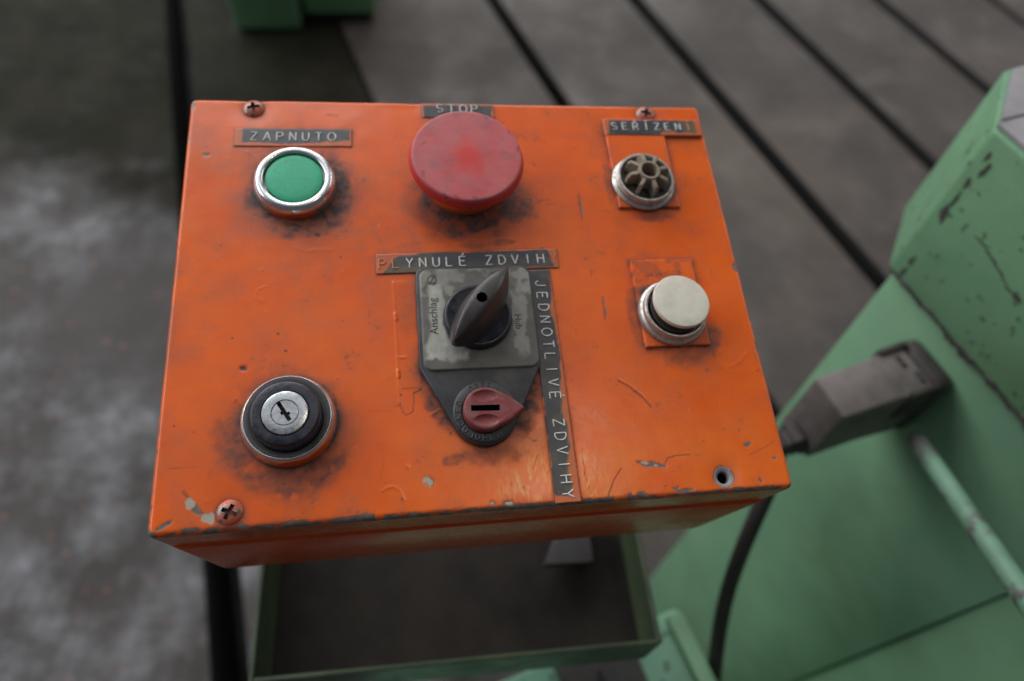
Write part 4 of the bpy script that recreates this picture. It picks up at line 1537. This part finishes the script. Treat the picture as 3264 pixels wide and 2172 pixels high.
# printed switch sign in the upper left corner: a ring with a stroke
sg = link_obj('printed_sign', strokes_mesh('printed_sign', [arc(0, 0, 1.5 * MM, 1.5 * MM, 0, 360, 18), [(0, -2.1 * MM), (0, 2.1 * MM)]], .16 * MM, .2), M['print'], sel)
sg.location = (-14.2 * MM, 14.5 * MM, 3.38 * MM)
sg.rotation_euler = (0, 0, -.5)

# knob: disc with a long tapered grip
kd = lathe('knob_disc', sc([(11.3, 3.0), (11.35, 4.0), (11.2, 5.2), (10.9, 5.8), (10.4, 6.05), (9.9, 5.95), (9.5, 5.7), (0, 5.6)]), M['black_ring'], sel, (0, 0, 0), 72)
nt, LH = 41, 15.9
rows = []
for i in range(nt):
    s = -1 + 2 * i / (nt - 1)
    t = s * LH
    wb = 6.0 * (1 - abs(s) ** 2.0) ** 0.80 + .55          # half width at the foot
    wt = 2.9 * (1 - abs(s) ** 2.2) ** 0.85 + .38          # half width at the top
    zt = 18.0 - 4.6 * abs(s) ** 2.2
    zb = 5.2 + 4.0 * max(0, abs(s) - .62) / .38
    rows.append([(t, -wb, zb), (t, -wb * .93, zb + (zt - zb) * .25), (t, -(wb * .45 + wt * .55), zb + (zt - zb) * .6), (t, -wt * 1.08, zt - 1.0), (t, -wt * .85, zt - .3), (t, -wt * .45, zt + .05),
                 (t, wt * .45, zt + .05), (t, wt * .85, zt - .3), (t, wt * 1.08, zt - 1.0), (t, (wb * .45 + wt * .55), zb + (zt - zb) * .6), (t, wb * .93, zb + (zt - zb) * .25), (t, wb, zb)])
bm = bmesh.new()
vr = [[bm.verts.new((a * MM, b * MM, c_ * MM)) for a, b, c_ in r] for r in rows]
m_ = len(rows[0])
for a, b in zip(vr[:-1], vr[1:]):
    for k in range(m_):
        k2 = (k + 1) % m_
        bm.faces.new((a[k], a[k2], b[k2], b[k]))
bm.faces.new(vr[0])
bm.faces.new(vr[-1])
hd = bm_obj('handle', bm, M['knob'], None, ang=40)
cu_ = lathe('cutter', sc([(0, 13.5), (1.75, 13.5), (1.9, 22), (0, 22)]), M['dark'], None, (-.6 * MM, 0, 0), 8)
cut(hd, [cu_])
hd.parent = sel
hd.rotation_euler = (0, 0, math.radians(53))
hd.location = (.5 * MM, .7 * MM, 0)
pg = lathe('plug', sc([(0, 14.6), (1.0, 14.5), (1.65, 13.8), (1.65, 13.4), (0, 13.4)]), M['gland'], sel, (-.35 * MM, -.45 * MM, 0), 16)

# lock at the front end: raised ring of letters and a red pointer
LC = ((96.9 - SEL[0]) * MM, (30.2 - SEL[1]) * MM, 0)
lr = lathe('lock_ring', sc([(9.9, 2.4), (9.9, 3.0), (9.6, 3.25), (7.4, 3.25), (7.2, 2.9), (0, 2.9)]), M['black'], sel, LC, 56)
for word, a0, da in (('LOCKED', 236, -15.5), ('OPEN', 250, 15.5), ('OFFEN', 118, -13.5)):
    for k, ch in enumerate(word):
        if ch == 'F':
            lines = [[(.56, 1), (0, 1), (0, 0)], [(0, .52), (.46, .52)]]
            FONT.setdefault('F', lines)
        a = math.radians(a0 + da * k)
        o = link_obj('letter', letter_mesh(ch, 1.75 * MM, .2 * MM), None, sel)
        o.data = o.data.copy()
        o.data.materials.clear()
        o.data.materials.append(M['emboss'])
        o.location = (LC[0] + 8.5 * MM * math.cos(a), LC[1] + 8.5 * MM * math.sin(a), 3.30 * MM)
        o.rotation_euler = (0, 0, a - math.pi / 2 if word != 'OPEN' else a + math.pi / 2)
tear = arc(0, 0, 6.9, 6.9, 58, 302, 30) + [(7.2, -4.2), (11.6, -.7), (12.1, 0), (11.6, .7), (7.2, 4.2)]
bm = bmesh.new()
prism(bm, [(x * MM, y * MM) for x, y in tear], 2.9 * MM, 6.6 * MM, .7 * MM, 3)
lp = bm_obj('lock_pointer', bm, M['lockred'], None, ang=30)
cs = []
slot = box_obj('cutter', (-4.6 * MM, -.95 * MM, 3.4 * MM), (4.3 * MM, .95 * MM, 9 * MM), M['dark'])
cs.append(slot)
for sy in (-1, 1):
    bm = bmesh.new()
    bmesh.ops.create_uvsphere(bm, u_segments=24, v_segments=16, radius=1)
    for v in bm.verts:
        v.co = Vector((v.co.x * 4.6 * MM, v.co.y * 2.2 * MM + sy * 3.9 * MM, v.co.z * 1.5 * MM + 7.3 * MM))
    cs.append(bm_obj('cutter', bm, M['lockred']))
cut(lp, cs)
lp.parent = sel
lp.location = LC
lp.rotation_euler = (0, 0, math.radians(-2))
bm = bmesh.new()
add_box(bm, (-4.5 * MM, -.9 * MM, 3.45 * MM), (4.2 * MM, .9 * MM, 3.6 * MM))
sl = bm_obj('pointer_slot', bm, M['dark'], sel, False)
sl.location = LC

scn.render.resolution_x = 1024
scn.render.resolution_y = 681
